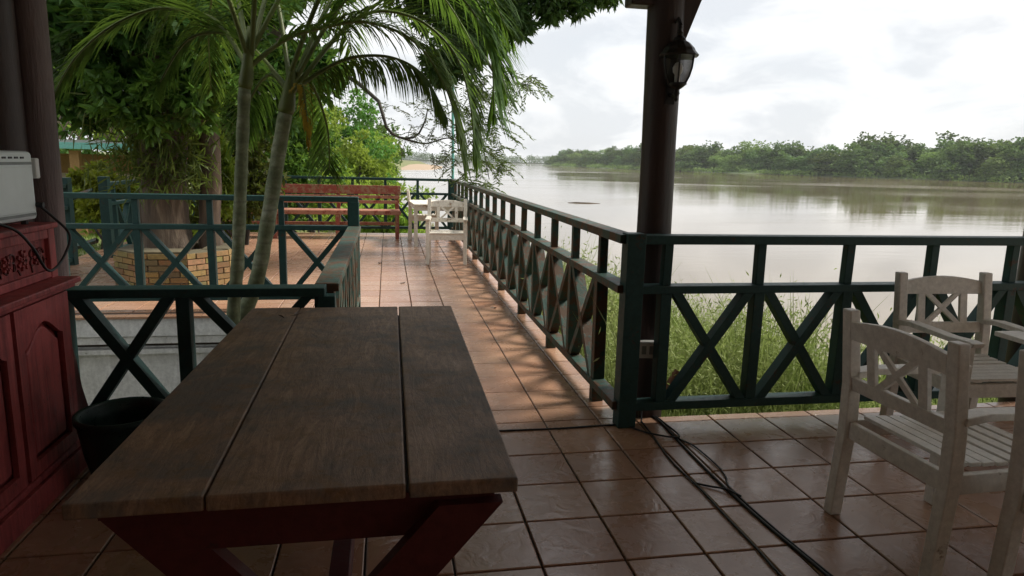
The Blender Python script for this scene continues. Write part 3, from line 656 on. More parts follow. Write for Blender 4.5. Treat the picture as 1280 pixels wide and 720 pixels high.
# ------------------------------------------------------------------ white garden armchairs
def make_chair(mt, label, group=None):
    r_ = thing('armchair', (0, 0, 0), 0, label, 'chair', group); m_ = M[mt]; W, D = .27, .25
    def bx(nm, c, d, rot=None, bv=.004): mb_ = MB(); mb_.box(c, d, rot); return link(nm, mb_.mesh(nm, m_), r_, bevel=bv)
    for s_ in (-1, 1):
        mb_ = MB(); mb_.prism([(-D - .055, 0), (-D + .0, 0), (-D + .03, .43), (-D + .02, .60), (-D - .025, .925), (-D - .072, .925), (-D - .035, .60), (-D - .03, .40)], 'x', s_ * W - .026, s_ * W + .026); link('rear_leg', mb_.mesh('rear_leg', m_), r_, bevel=.005)
        bx('front_leg', (s_ * W, D, .315), (.052, .052, .63))
        mb_ = MB(); mb_.prism([(-D + .0, .625), (-D + .10, .640), (0, .636), (D - .05, .632), (D + .065, .640), (D + .075, .662), (D + .03, .668), (D - .1, .660), (0, .664), (-D + .1, .668), (-D, .655)], 'x', s_ * W - .034, s_ * W + .034); link('armrest', mb_.mesh('armrest', m_), r_, bevel=.004)
        bx('side_rail', (s_ * W, -.0, .395), (.030, 2 * D - .052, .075))
    bx('front_rail', (0, D, .395), (2 * W - .052, .028, .075)); bx('rear_rail', (0, -D + .0, .395), (2 * W - .052, .028, .075))
    for k in range(8): bx('seat_slat', (0, D - .005 - k * .060, .4415 + .003 * abs(k - 4)), (2 * W - .056, .048, .016), bv=.003)
    a = R(8.5); rot = Matrix.Rotation(a, 3, 'X')
    def bk(z): return -D - .012 - (z - .60) * math.tan(a)
    n_ = 12; top = [(-W + .026 + (2 * W - .052) * q / n_, .875 + .028 * math.sin(math.pi * q / n_)) for q in range(n_ + 1)]
    for nm, poly in (('top_rail', [(-W + .026, .80), (W - .026, .80)] + top[::-1]), ('lower_back_rail', [(-W + .026, .575), (W - .026, .575), (W - .026, .635), (-W + .026, .635)])):
        mb_ = MB(); mb_.prism(poly, 'y', -.014, .014)
        mb_.v = [(x, y + bk(z), z) for x, y, z in mb_.v]; link(nm, mb_.mesh(nm, m_), r_, bevel=.003)
    for x in (-.135, .135):
        mb_ = MB(); mb_.prism([(x - .022, .635), (x + .022, .635), (x + .022, .80), (x - .022, .80)], 'y', -.009, .009); mb_.v = [(p, y + bk(z), z) for p, y, z in mb_.v]; link('back_slat', mb_.mesh('back_slat', m_), r_)
    for s_ in (1, -1):
        mb_ = MB(); x = .113; dp = .009 if s_ > 0 else .007; mb_.prism([(-x * s_, .635), ((-x + .04) * s_, .635), (x * s_, .80), ((x - .04) * s_, .80)][::s_], 'y', -dp, dp); mb_.v = [(p, y + bk(z), z) for p, y, z in mb_.v]; link('cross_brace', mb_.mesh('cross_brace', m_), r_)
    return r_
G_ = 'white garden armchairs near the right edge'
cA = make_chair('white', 'white slatted armchair seen from behind, nearest the corner post, whole back visible', G_); cA.location = (1.33, -1.02, .003); cA.rotation_euler.z = R(-88)
cB = copy_tree(cA); cB['label'] = 'white armchair facing the camera with its back against the green railing'; cB.location = (2.29, -.13, .003); cB.rotation_euler.z = R(177)
cC = copy_tree(cA); cC['label'] = 'white armchair cut by the right edge of the picture, only its left back post showing'; cC.location = (1.53, -1.66, .003); cC.rotation_euler.z = R(-84)
wt = thing('garden_table', (2.78, -1.28, 0), R(-2), 'white slatted garden table at the right edge between the armchairs', 'table')
for k in range(10):
    mb = MB(); mb.box((-.68 + k * .15, 0, .725), (.135, 1.60, .024)); link('tabletop_slat', mb.mesh('tabletop_slat', M['white']), wt, bevel=.004)
for x in (-.70, .70):
    mb = MB(); mb.box((x * .93, 0, .665), (.03, 1.4, .09)); link('apron', mb.mesh('apron', M['white']), wt)
    for y in (-.66, .66): mb = MB(); mb.box((x * .92, y * .9, .355), (.07, .07, .71)); link('leg', mb.mesh('leg', M['white']), wt, bevel=.004)
# far chair and table
cD = make_chair('white_worn', 'weathered white armchair at the far corner of the terrace, in front of the small table'); cD.location = (-.04, 6.82, .003); cD.rotation_euler.z = R(174)
ft = thing('small_table', (.0, 9.3, 0), R(3), 'weathered white side table by the far corner railing, behind the armchair', 'table')
for k in range(7): mb = MB(); mb.box((-.42 + k * .14, 0, .725), (.13, 1.3, .025)); link('tabletop_slat', mb.mesh('tabletop_slat', M['white_worn']), ft)
for x in (-.45, .45):
    mb = MB(); mb.box((x * .98, 0, .67), (.03, 1.2, .08)); link('apron', mb.mesh('apron', M['white_worn']), ft)
    for y in (-.58, .58): mb = MB(); mb.box((x, y, .355), (.06, .06, .71)); link('leg', mb.mesh('leg', M['white_worn']), ft)
for y in (-.6,):
    for z in (.665,): mb = MB(); mb.box((0, y, z), (.85, .03, .08)); link('apron', mb.mesh('apron', M['white_worn']), ft)
cE = copy_tree(cD); cE['label'] = 'weathered white armchair beyond the far table, beside the end of the red bench'; cE.location = (-.22, 9.95, .003); cE.rotation_euler.z = R(-92)
# red bench
bn = thing('red_bench', (-2.38, 10.1, 0), 0, 'long faded red slatted bench at the far end of the terrace', 'bench')
def bb(nm, c, d, mt='bench_wood'): mb_ = MB(); mb_.box(c, d); return link(nm, mb_.mesh(nm, M[mt]), bn, bevel=.004)
bb('back_board', (0, .16, .90), (3.46, .03, .165), 'bench_red'); bb('back_slat', (0, .14, .765), (3.42, .025, .06)); bb('back_slat', (0, .12, .67), (3.42, .025, .06)); bb('seat_front', (0, -.27, .49), (3.46, .03, .075), 'bench_wood')
for k in range(5): bb('seat_slat', (0, -.22 + k * .085, .525), (3.42, .07, .022), 'bench_wood')
for x in (-1.66, -.56, .56, 1.66):
    bb('front_leg', (x, -.24, .225), (.07, .06, .45), 'bench_red'); bb('rear_leg', (x, .19, .45), (.07, .05, .90), 'bench_red'); bb('seat_bearer', (x, -.03, .48), (.05, .38, .06), 'bench_red')
bb('stretcher', (0, .17, .25), (3.24, .03, .06))
# flag pole
mb = MB(); mb.tube([(0, 0, -.3), (0, 0, 1.5), (-.02, 0, 3.3)], .028, 8); tag(link('flagpole', mb.mesh('flagpole', M['teal']), None, (.42, 10.92, 0)), 'thin green pole rising behind the far corner of the railing', 'pole')

# ------------------------------------------------------------------ palms
def spline(P_, n):
    P_ = [Vector(p) for p in P_]; out_ = []; m_ = len(P_) - 1
    for s_ in range(n + 1):
        f = s_ / n * m_; i = min(int(f), m_ - 1); t0 = f - i; p0, p1, p2, p3 = P_[max(i - 1, 0)], P_[i], P_[i + 1], P_[min(i + 2, m_)]
        out_.append(.5 * ((2 * p1) + (-p0 + p2) * t0 + (2 * p0 - 5 * p1 + 4 * p2 - p3) * t0 ** 2 + (-p0 + 3 * p1 - 3 * p2 + p3) * t0 ** 3))
    return out_
def frond(pts, parent, ll=.5, n=46, start=.13, droop=.28, width=.017, up=.22, dry=0, wide=1.0):
    n = int(n * 1.2); c = spline(pts, n); A = np.array([tuple(p) for p in c]); org = np.array(parent.location)
    T_ = unit(np.gradient(A, axis=0)); side = unit(np.cross(T_, np.array([0, 0, 1.0])) + 1e-6); upv = np.cross(side, T_)
    V = []; 
    for i in range(int(start * n), n + 1):
        f = (i - start * n) / (n * (1 - start)); ln = ll * (math.sin(math.pi * min(1, .18 + .76 * f)) ** .6) * (.55 if f > .97 else 1)
        for s_ in (-1, 1):
            for rep in (0, 1):
                p = A[i] + T_[i] * (rep * .5 * np.linalg.norm(A[min(i + 1, n)] - A[i])); jit = npr.normal(size=3) * .10
                d = unit(T_[i] * (.55 + .9 * f * f) + side[i] * s_ * wide * (1 - .35 * f) + upv[i] * up + jit); L_ = ln * (.82 + .3 * npr.rand()); wd = width * (.8 + .4 * npr.rand())
                nn = unit(np.cross(d, np.cross(np.array([0, 0, 1.]), d)) + 1e-6); sd_ = unit(np.cross(d, nn)); prev = None; q = p.copy(); dd = d.copy()
                dr = droop * (.6 + .8 * npr.rand())
                for k_, (w0, w1) in enumerate(((.35, 1), (1, .9), (.9, .55), (.55, .06))):
                    dd = unit(dd + np.array([0, 0, -dr * .38 * (k_ + .4)])); q2 = q + dd * L_ / 4
                    V.append([q - sd_ * wd * w0 / 2, q2 - sd_ * wd * w1 / 2, q2 + sd_ * wd * w1 / 2, q + sd_ * wd * w0 / 2]); q = q2
    V = np.array(V) - org
    o_ = link('frond', quads('frond', V, M['palm_dry'] if dry else M['palm_leaf']), parent)
    mb_ = MB(); mb_.tube([tuple(np.array(p) - org) for p in c], [.016 * (1 - .85 * k / n) + .002 for k in range(n + 1)], 6); link('rib', mb_.mesh('rib', M['palm_rib'], True), o_)
def palm(base, pts, rads, label, fronds, shaft):
    t_ = thing('palm_tree', base, 0, label, 'palm tree', 'palms growing in the garden pit'); B0 = Vector(base)
    c = spline(pts, 22); mb_ = MB(); n_ = len(c)
    mb_.tube([tuple(p - B0) for p in c], [rads[0] + (rads[1] - rads[0]) * k / (n_ - 1) + (.004 if k % 2 else 0) for k in range(n_)], 14, wob=.03); link('trunk', mb_.mesh('trunk', M['palm_trunk'], True), t_)
    s_ = spline(shaft, 6); mb_ = MB(); mb_.tube([tuple(p - B0) for p in s_], [rads[1] * 1.05, rads[1] * 1.25, rads[1] * 1.2, rads[1] * 1.05, rads[1] * .9, rads[1] * .7, rads[1] * .5], 12); link('crownshaft', mb_.mesh('crownshaft', M['palm_rib'], True), t_)
    for f in fronds: frond(f[0], t_, **f[1])
Y = 1.5
p1 = palm((-2.0, 1.5, -1.52), [(-2.0, Y, -1.52), (-1.97, Y, -.6), (-1.93, Y, .4), (-1.885, Y, .784), (-1.829, Y, 1.468), (-1.79, Y, 1.93)], (.044, .036), 'slim ringed palm trunk, left of the two in the garden pit, standing upright', [
    ([(-1.76, Y, 2.05), (-1.527, Y + .05, 2.246), (-1.271, Y + .1, 2.345), (-1.014, Y + .1, 2.385), (-.698, Y + .1, 2.27), (-.48, Y + .1, 1.95), (-.37, Y + .1, 1.50)], dict(ll=.50, droop=.4)),
    ([(-1.78, Y + .1, 2.05), (-2.0, 1.9, 2.36), (-2.2, 2.1, 2.47), (-2.5, 2.2, 2.50), (-2.8, 2.2, 2.36), (-3.05, 2.2, 2.13), (-3.22, 2.2, 1.85)], dict(ll=.66, droop=.16, n=74, width=.020)),
    ([(-1.76, Y, 2.1), (-1.9, 1.3, 2.6), (-2.2, 1.1, 2.9), (-2.6, 1.0, 2.9), (-2.95, 1.0, 2.6)], dict(ll=.5)),
    ([(-1.74, Y, 2.15), (-1.6, 1.9, 2.8), (-1.4, 2.6, 3.1), (-1.3, 3.2, 2.9), (-1.2, 3.7, 2.4)], dict(ll=.55)),
    ([(-1.74, Y, 2.15), (-1.4, 1.6, 2.75), (-1.0, 1.8, 3.05), (-.5, 1.9, 2.9), (-.15, 2.0, 2.5), (.0, 2.05, 2.0)], dict(ll=.56, droop=.2, n=46, wide=1.2)),
    ([(-1.76, Y, 2.12), (-1.95, 2.1, 2.7), (-2.2, 2.8, 2.85), (-2.4, 3.3, 2.6), (-2.5, 3.7, 2.1)], dict(ll=.55)),
    ([(-1.74, Y, 2.12), (-1.6, 1.1, 2.8), (-1.5, .7, 3.0), (-1.4, .4, 2.9)], dict(ll=.45)),
], [(-1.79, Y, 1.92), (-1.775, Y, 2.0), (-1.76, Y, 2.12), (-1.74, Y, 2.3)])
Y = 1.8
p2 = palm((-2.02, 1.8, -1.52), [(-2.02, Y, -1.52), (-2.0, Y, -.5), (-1.95, Y, .25), (-1.83, Y, .593), (-1.745, Y, .967), (-1.65, Y, 1.472), (-1.585, Y, 1.80)], (.056, .046), 'thicker leaning palm trunk, right of the two in the garden pit, bending to the right', [
    ([(-1.55, Y, 1.92), (-1.356, Y + .1, 2.088), (-1.135, Y + .1, 2.196), (-.856, Y + .1, 2.21), (-.629, Y + .1, 2.094), (-.47, Y + .1, 1.82)], dict(ll=.38, droop=1.0, n=40, up=-.25)),
    ([(-1.55, Y, 1.95), (-1.2, 1.9, 2.55), (-.85, 1.95, 2.80), (-.55, 1.9, 2.76), (-.30, 1.85, 2.56), (-.16, 1.8, 2.25), (-.13, 1.8, 1.85)], dict(ll=.62, droop=.22, n=50, wide=1.25)),
    ([(-1.53, Y, 1.95), (-1.1, 2.1, 2.5), (-.7, 2.2, 2.55), (-.38, 2.2, 2.3), (-.25, 2.2, 1.9), (-.22, 2.2, 1.55)], dict(ll=.52, droop=.2, n=44, wide=1.25)),
    ([(-1.57, Y + .1, 1.93), (-1.50, 2.2, 2.10), (-1.42, 2.4, 1.95), (-1.36, 2.5, 1.70), (-1.36, 2.55, 1.40)], dict(ll=.46, droop=.10, n=50, wide=1.25)),
    ([(-1.57, Y + .1, 1.92), (-1.75, 2.3, 2.1), (-1.95, 2.6, 1.95), (-2.1, 2.8, 1.6)], dict(ll=.42, droop=.5, n=30)),
    ([(-1.55, Y, 2.0), (-1.7, 2.2, 2.7), (-2.0, 2.5, 2.95), (-2.35, 2.6, 2.8), (-2.6, 2.6, 2.4)], dict(ll=.55)),
    ([(-1.53, Y, 2.0), (-1.2, 2.3, 2.8), (-.8, 2.8, 3.1), (-.4, 3.1, 2.9), (-.1, 3.2, 2.5)], dict(ll=.55)),
    ([(-1.56, Y, 1.9), (-1.47, 1.75, 1.98), (-1.44, 1.72, 1.8), (-1.43, 1.72, 1.6)], dict(ll=.14, n=14, dry=1, droop=.8)),
    ([(-1.55, Y, 2.05), (-1.2, 1.5, 2.7), (-.8, 1.5, 2.95), (-.35, 1.6, 2.8), (-.05, 1.7, 2.4)], dict(ll=.6, droop=.35, n=50)),
    ([(-1.56, Y, 1.95), (-1.9, 2.0, 2.3), (-2.25, 2.1, 2.3), (-2.5, 2.2, 2.0)], dict(ll=.5, n=40)),
], [(-1.585, Y, 1.79), (-1.57, Y, 1.86), (-1.555, Y, 1.95), (-1.53, Y, 2.1)])
# low ferns and leaves on the pit floor
P = np.stack([npr.uniform(-3.6, -1.4, 260), npr.uniform(.7, 3.4, 260), np.full(260, -1.5)], 1); V = leaf_quads(P, npr.normal(size=(260, 3)) * .6 + [0, 0, .9], .35, .05)
tag(link('pit_weeds', quads('pit_weeds', V, M['leaf_dark'])), 'low weeds on the floor of the garden pit', 'plants', kind='stuff')

# ------------------------------------------------------------------ big tree in the brick planter
PC = Vector((-3.36, 5.42, 0)); PR = .68; pl = thing('tree_planter', PC, 0, 'low mossy brick planter of octagonal shape round the big tree', 'planter')
mb = MB(); oct_ = [(math.cos(R(22.5 + 45 * k)), math.sin(R(22.5 + 45 * k))) for k in range(8)]
mb.prism([(x * (PR - .03), y * (PR - .03)) for x, y in oct_], 'z', 0, .33); link('mortar_core', mb.mesh('mortar_core', M['mortar']), pl)
BR = {}
def brick_mesh(l):
    k = round(l, 2)
    if k not in BR: mb_ = MB(); mb_.box((0, 0, 0), (l - .014, .10, .056)); BR[k] = mb_.mesh('brick', M['brick'])
    return BR[k]
for s_ in range(8):
    a = Vector((oct_[s_][0], oct_[s_][1])) * PR; b_ = Vector((oct_[(s_ + 1) % 8][0], oct_[(s_ + 1) % 8][1])) * PR; d = b_ - a; L_ = d.length; an = math.atan2(d.y, d.x); d.normalize(); nr = Vector((d.y, -d.x))
    if (PC.xy + (a + b_) / 2 - CAM.xy).dot(nr) > 0 : continue
    for row in range(6):
        u = 0; first = True
        while u < L_ - .03:
            l = .11 if (first and row % 2) else .22; first = False; l = min(l, L_ - u)
            if l < .05: break
            p = a + d * (u + l / 2) - nr * (.05 + rnd.uniform(-.006, .004))
            if not (row == 5 and rnd.random() < .15): link('brick', brick_mesh(l), pl, (p.x, p.y, .033 + row * .067), (0, 0, an + rnd.uniform(-.01, .01)))
            u += l
mb = MB()
for s_ in range(8):
    a = Vector(oct_[s_]) * PR; b_ = Vector(oct_[(s_ + 1) % 8]) * PR; c = (a + b_) / 2 * .93; mb.box((c.x * .8, c.y * .8, .37 + .012 * (s_ % 3)), ((b_ - a).length - .06, .30, .06), Matrix.Rotation(math.atan2((b_ - a).y, (b_ - a).x), 3, 'Z'))
link('earth_fill', mb.mesh('earth_fill', M['moss']), pl, bevel=.01)
tr = thing('planter_tree', (-3.50, 5.5, .3), 0, 'big old tree with ferns on its trunk growing out of the brick planter', 'tree'); TB = Vector((-3.50, 5.5, .3))
mb = MB()
for pts, rr in (([(0, 0, -.1), (0, 0, .2), (.02, 0, .8), (.0, 0, 1.5), (.1, .1, 2.6), (.2, .1, 4.2)], [.34, .27, .25, .30, .36, .3]),
                ([(-.3, .05, -.1), (-.24, .05, .3), (-.15, .03, .9), (-.02, 0, 1.4)], [.13, .11, .10, .10]), ([(.22, -.18, -.1), (.16, -.1, .25), (.1, -.04, .8)], [.14, .09, .05]),
                ([(.50, .05, -.1), (.48, .02, .4), (.54, 0, 1.0), (.5, 0, 1.7), (.35, 0, 2.4)], [.15, .12, .11, .12, .1]),
                ([(0, 0, 1.6), (-.7, .3, 2.5), (-1.4, .3, 3.4), (-2.2, .2, 4.4)], [.16, .11, .09, .06]), ([(.1, .1, 1.9), (.8, .3, 2.9), (1.7, .2, 3.8), (2.6, .1, 4.6)], [.15, .11, .09, .06]), ([(.1, .1, 2.4), (.3, .6, 3.3), (.5, .9, 4.2)], [.15, .11, .07])):
    c = spline([Vector(p) for p in pts], 14); n_ = len(c) - 1; mb.tube([tuple(p) for p in c], [float(np.interp(k / n_ * (len(rr) - 1), range(len(rr)), rr)) for k in range(n_ + 1)], 14, wob=.16)
link('trunk', mb.mesh('trunk', M['bark'], True), tr)
def L0(V): return V - np.array(TB)
bl = []
for c, r_, n_ in (((-4.2, 5.6, 5.6), (2.6, 2.4, 1.8), 16), ((-1.7, 5.0, 5.8), (2.2, 2.2, 1.6), 12), ((-3.4, 4.6, 5.2), (1.9, 1.1, 1.1), 7), ((-5.2, 4.5, 4.2), (1.6, 1.6, 1.4), 10), ((-3.4, 7.2, 4.8), (2.8, 1.8, 2.2), 12)): bl += sub_blobs(c, r_, n_, .42)
link('crown', quads('crown', L0(crown(bl, 30000, .17, 2.6, .5, 6, .3)), M['leaf_dark']), tr)
bl = sub_blobs((-3.5, 5.2, 2.9), (1.5, .8, .8), 14, .42) + sub_blobs((-4.6, 5.6, 2.4), (.8, .8, .7), 7, .45) + sub_blobs((-2.5, 6.0, 2.7), (.9, .7, .8), 7, .45)
link('lower_foliage', quads('lower_foliage', L0(crown(bl, 18000, .15, 2.4, .4, 7, .25)), M['leaf_dark']), tr)
bl = [(np.array(c), np.array((.20, .22, .20))) for c in ((-3.05, 4.6, 2.40), (-2.72, 4.5, 2.45), (-2.85, 4.4, 2.12), (-3.2, 4.5, 2.18), (-3.62, 4.6, 2.0), (-3.45, 4.6, 1.93), (-2.85, 4.6, 1.95), (-3.3, 4.6, 1.80), (-3.0, 4.7, 2.2), (-2.6, 4.6, 2.25), (-3.8, 4.7, 2.15))]
link('leaf_sprays', quads('leaf_sprays', L0(crown(bl, 2600, .13, 2.5, .45, 9, .1, .7)), M['leaf_mid']), tr)
# epiphytes and hanging roots on the trunk
P = np.concatenate([np.stack([TB.x + .05 + npr.normal(size=900) * .30, TB.y - .25 + npr.normal(size=900) * .12, npr.uniform(1.1, 2.3, 900)], 1)]); D = np.stack([npr.normal(size=900) * .6, -.3 + npr.normal(size=900) * .4, -.6 + npr.normal(size=900) * .7], 1)
link('fern_clump', quads('fern_clump', L0(leaf_quads(P, D, .10 + .28 * npr.rand(900), .022)), M['fern']), tr)
P = np.stack([TB.x + .0 + npr.normal(size=1300) * .27, TB.y - .24 + npr.normal(size=1300) * .10, npr.uniform(1.25, 2.5, 1300)], 1); D = np.stack([npr.normal(size=1300) * .5, -.15 + npr.normal(size=1300) * .4, -.7 + npr.normal(size=1300) * .6], 1)
link('hanging_roots', quads('hanging_roots', L0(leaf_quads(P, D, .07 + .15 * npr.rand(1300), .02)), M['fern']), tr)['kind'] = 'stuff'
P = np.array([[-3.45 + .04 * k, 5.55, 1.35 + .03 * (k % 3)] for k in range(5)]); V = leaf_quads(P, npr.normal(size=(5, 3)) * .4 + [0, 0, .5], .12, .03); mr_ = flat('red_flower', (.5, .09, .03), .5)
link('red_bract', quads('red_bract', L0(V), mr_), tr)

def bush(name, loc, blobs, n, size, mat, label, cat='shrub', asp=2.2, k=6, grp=None, droop=.3, stems=6, shell=.25, stem_r=.015):
    t_ = thing(name, loc, 0, label, cat, grp); B0 = np.array(loc)
    link('foliage', quads('foliage', crown(blobs, n, size, asp, droop, k, shell) - B0, M[mat]), t_)
    mb_ = MB()
    for q in range(stems):
        c = blobs[q % len(blobs)][0] - B0; mb_.tube([(rnd.uniform(-.1, .1), rnd.uniform(-.1, .1), 0), (c[0] * .4, c[1] * .4, c[2] * .5), tuple(c)], [stem_r * 2, stem_r * 1.3, stem_r * .6], 5)
    link('stem', mb_.mesh('stem', M['bark_dark']), t_); return t_
bush('leafy_shrub', (-5.7, 9.6, -.3), sub_blobs((-5.75, 9.6, .85), (.6, .5, .5), 12, .4), 4500, .11, 'leaf_yellow', 'yellow green leafy shrub left of the planter tree, by the teal roof')
bush('leafy_shrub', (-5.6, 11.6, -.4), sub_blobs((-6.2, 11.8, .45), (1.6, .8, .75), 12, .4), 6000, .12, 'leaf_bright', 'bright green bushes behind the left railing under the big tree')
bush('leafy_shrub', (-3.35, 6.7, .0), sub_blobs((-3.3, 6.7, .95), (.42, .4, .7), 9, .4), 3200, .11, 'leaf_bright', 'small bright green shrub just behind the brick planter, right of the tree trunk')
bush('leafy_shrub', (-3.3, 8.8, -.1), sub_blobs((-3.6, 8.9, 1.3), (1.2, .6, 1.3), 12, .4), 7000, .12, 'fern', 'tangle of mid green growth behind the planter tree')
bush('leafy_shrub', (-2.4, 12.4, -.5), sub_blobs((-3.2, 12.6, 1.2), (1.5, .9, 1.9), 12, .4), 9000, .13, 'leaf_mid', 'dense green bush behind the left half of the red bench')

# overhanging riverside tree: trunk on the bank beyond, limbs over the terrace
rt = thing('riverside_tree', (-4.2, 13.5, -1.0), 0, 'tall riverside tree with drooping branches of long leaves over the terrace end', 'tree'); RB = Vector((-4.2, 13.5, -1.0)); rB = np.array(RB)
mb = MB()
limbs = [([(-4.2, 13.5, -1), (-4.1, 13.3, 2), (-3.0, 12.6, 4.6), (-1.4, 11.4, 6.4)], [.30, .26, .22, .16]), ([(-3.0, 12.6, 4.6), (-.8, 10.6, 5.4), (.4, 8.6, 5.2), (1.5, 7.2, 4.4)], [.17, .12, .08, .04]),
         ([(-.8, 10.6, 5.4), (.2, 9.4, 4.2), (.7, 8.5, 3.2), (1.2, 8.0, 2.3)], [.07, .045, .03, .012]), ([(-3.6, 12.9, 3.6), (-2.3, 10.2, 3.3), (-1.12, 8.3, 2.5), (-.92, 8, 2.0), (-.70, 8, 1.83), (-.44, 8, 1.86), (-.30, 8, 2.1), (-.26, 8, 2.3)], [.07, .05, .03, .024, .02, .018, .013, .008]),
         ([(-.70, 8, 1.83), (-.3, 8.1, 1.75), (.1, 8.1, 1.85), (.4, 8.1, 1.7)], [.016, .012, .010, .006]), ([(.2, 9.4, 4.2), (.4, 8.6, 3.0), (.6, 8.2, 2.0), (.75, 8.0, 1.2)], [.04, .025, .015, .006])]
for pts, rr in limbs:
    c = spline(pts, 16); mb.tube([tuple(p - RB) for p in c], [float(np.interp(k / 16 * (len(rr) - 1), range(len(rr)), rr)) for k in range(17)], 8, wob=.08)
link('trunk', mb.mesh('trunk', M['bark_dark'], True), rt)
bl = [(np.array(c), np.array(r_)) for c, r_ in (((.5, 7.0, 4.2), (.5, .6, .5)), ((1.0, 7.0, 4.1), (.45, .5, .35)), ((1.55, 7.0, 4.1), (.45, .5, .30)), ((2.0, 7.1, 4.15), (.35, .4, .25)), ((.45, 7.1, 3.6), (.35, .4, .40)), ((.85, 7.0, 3.65), (.30, .4, .30)), ((1.3, 7.0, 3.85), (.28, .4, .22)), ((1.0, 7.0, 3.5), (.25, .3, .2)), ((1.85, 7.0, 3.75), (.2, .3, .12)), ((1.45, 7.0, 3.65), (.16, .3, .1)), ((.30, 7.2, 3.1), (.25, .4, .35)), ((.7, 7.2, 3.28), (.15, .3, .15)), ((1.75, 7.0, 3.9), (.25, .3, .16)), ((2.3, 7.1, 4.0), (.28, .35, .18)), ((.1, 7.2, 3.3), (.3, .4, .4)), ((-.1, 7.3, 2.9), (.3, .4, .3)), ((0., 7.4, 4.0), (.6, .6, .7)), ((-.5, 7.6, 4.2), (.6, .6, .6)))]
link('leaf_cluster', quads('leaf_cluster', crown(bl, 21000, .15, 3.6, .8, 7, .2, .9) - rB, M['leaf_mango']), rt)
bl = sub_blobs((-.8, 10.5, 6.2), (2.4, 2.4, 1.2), 14, .4) + sub_blobs((-2.4, 12.6, 6.0), (2.4, 2.0, 1.8), 12, .4)
link('crown', quads('crown', crown(bl, 14000, .22, 3, .8, 7, .2) - rB, M['leaf_dark']), rt)
# feathery hanging sprays
def sprays(centres, n, length, m_, parent, org, lsize=.05, asp=3.4):
    V = []; tw = MB()
    for c, r_ in centres:
        for k in range(n):
            p = np.array(c) + np.clip(npr.normal(size=3), -1.3, 1.3) * r_; d = unit(np.array([npr.normal() * .8 + .35, npr.normal() * .6, -.25 + npr.normal() * .35])); L_ = length * (.6 + .5 * npr.rand()); m_n = int(L_ / .018)
            tt = np.linspace(0, 1, m_n)[:, None]; Q = p + d * L_ * tt + np.array([0, 0, -1]) * (tt ** 2) * L_ * .35
            sd_ = unit(np.cross(d, [0, 0, 1.0])); sg = np.where(np.arange(m_n) % 2 == 0, 1, -1)[:, None]
            V.append(leaf_quads(Q, sd_ * sg + d * .6 + npr.normal(size=Q.shape) * .2 + [0, 0, -.3], lsize * (.7 + .6 * npr.rand(m_n)), lsize / asp))
            tw.tube([tuple(Q[0] - org), tuple(Q[m_n // 2] - org), tuple(Q[-1] - org)], [.005, .004, .002], 3, cap=False)
    link('leaf_spray', quads('leaf_spray', np.concatenate(V) - org, m_), parent); link('twig', tw.mesh('twig', M['bark_dark']), parent)['kind'] = 'stuff'
sprays([((.45, 8, 2.75), (.25, .3, .18)), ((.85, 8, 2.8), (.25, .3, .12)), ((1.2, 8, 2.8), (.18, .3, .08)), ((.6, 8, 2.4), (.25, .3, .15)), ((.7, 8, 2.05), (.2, .3, .15)), ((.3, 8, 2.3), (.25, .3, .18)), ((.35, 8, 1.7), (.2, .3, .15)), ((.75, 8, 1.6), (.2, .3, .12)), ((.5, 8, 1.2), (.2, .3, .12))], 16, .42, M['leaf_fine'], rt, rB, .095, 3.8)
sprays([((-.55, 8, 2.15), (.28, .2, .12)), ((-.15, 8, 2.05), (.28, .2, .12)), ((-.2, 8, 2.4), (.3, .3, .12)), ((.1, 8.1, 1.8), (.2, .2, .12)), ((-.45, 8, 1.85), (.2, .2, .05)), ((-.05, 8, 1.55), (.12, .2, .05))], 13, .28, M['leaf_fine'], rt, rB, .065, 3.6)

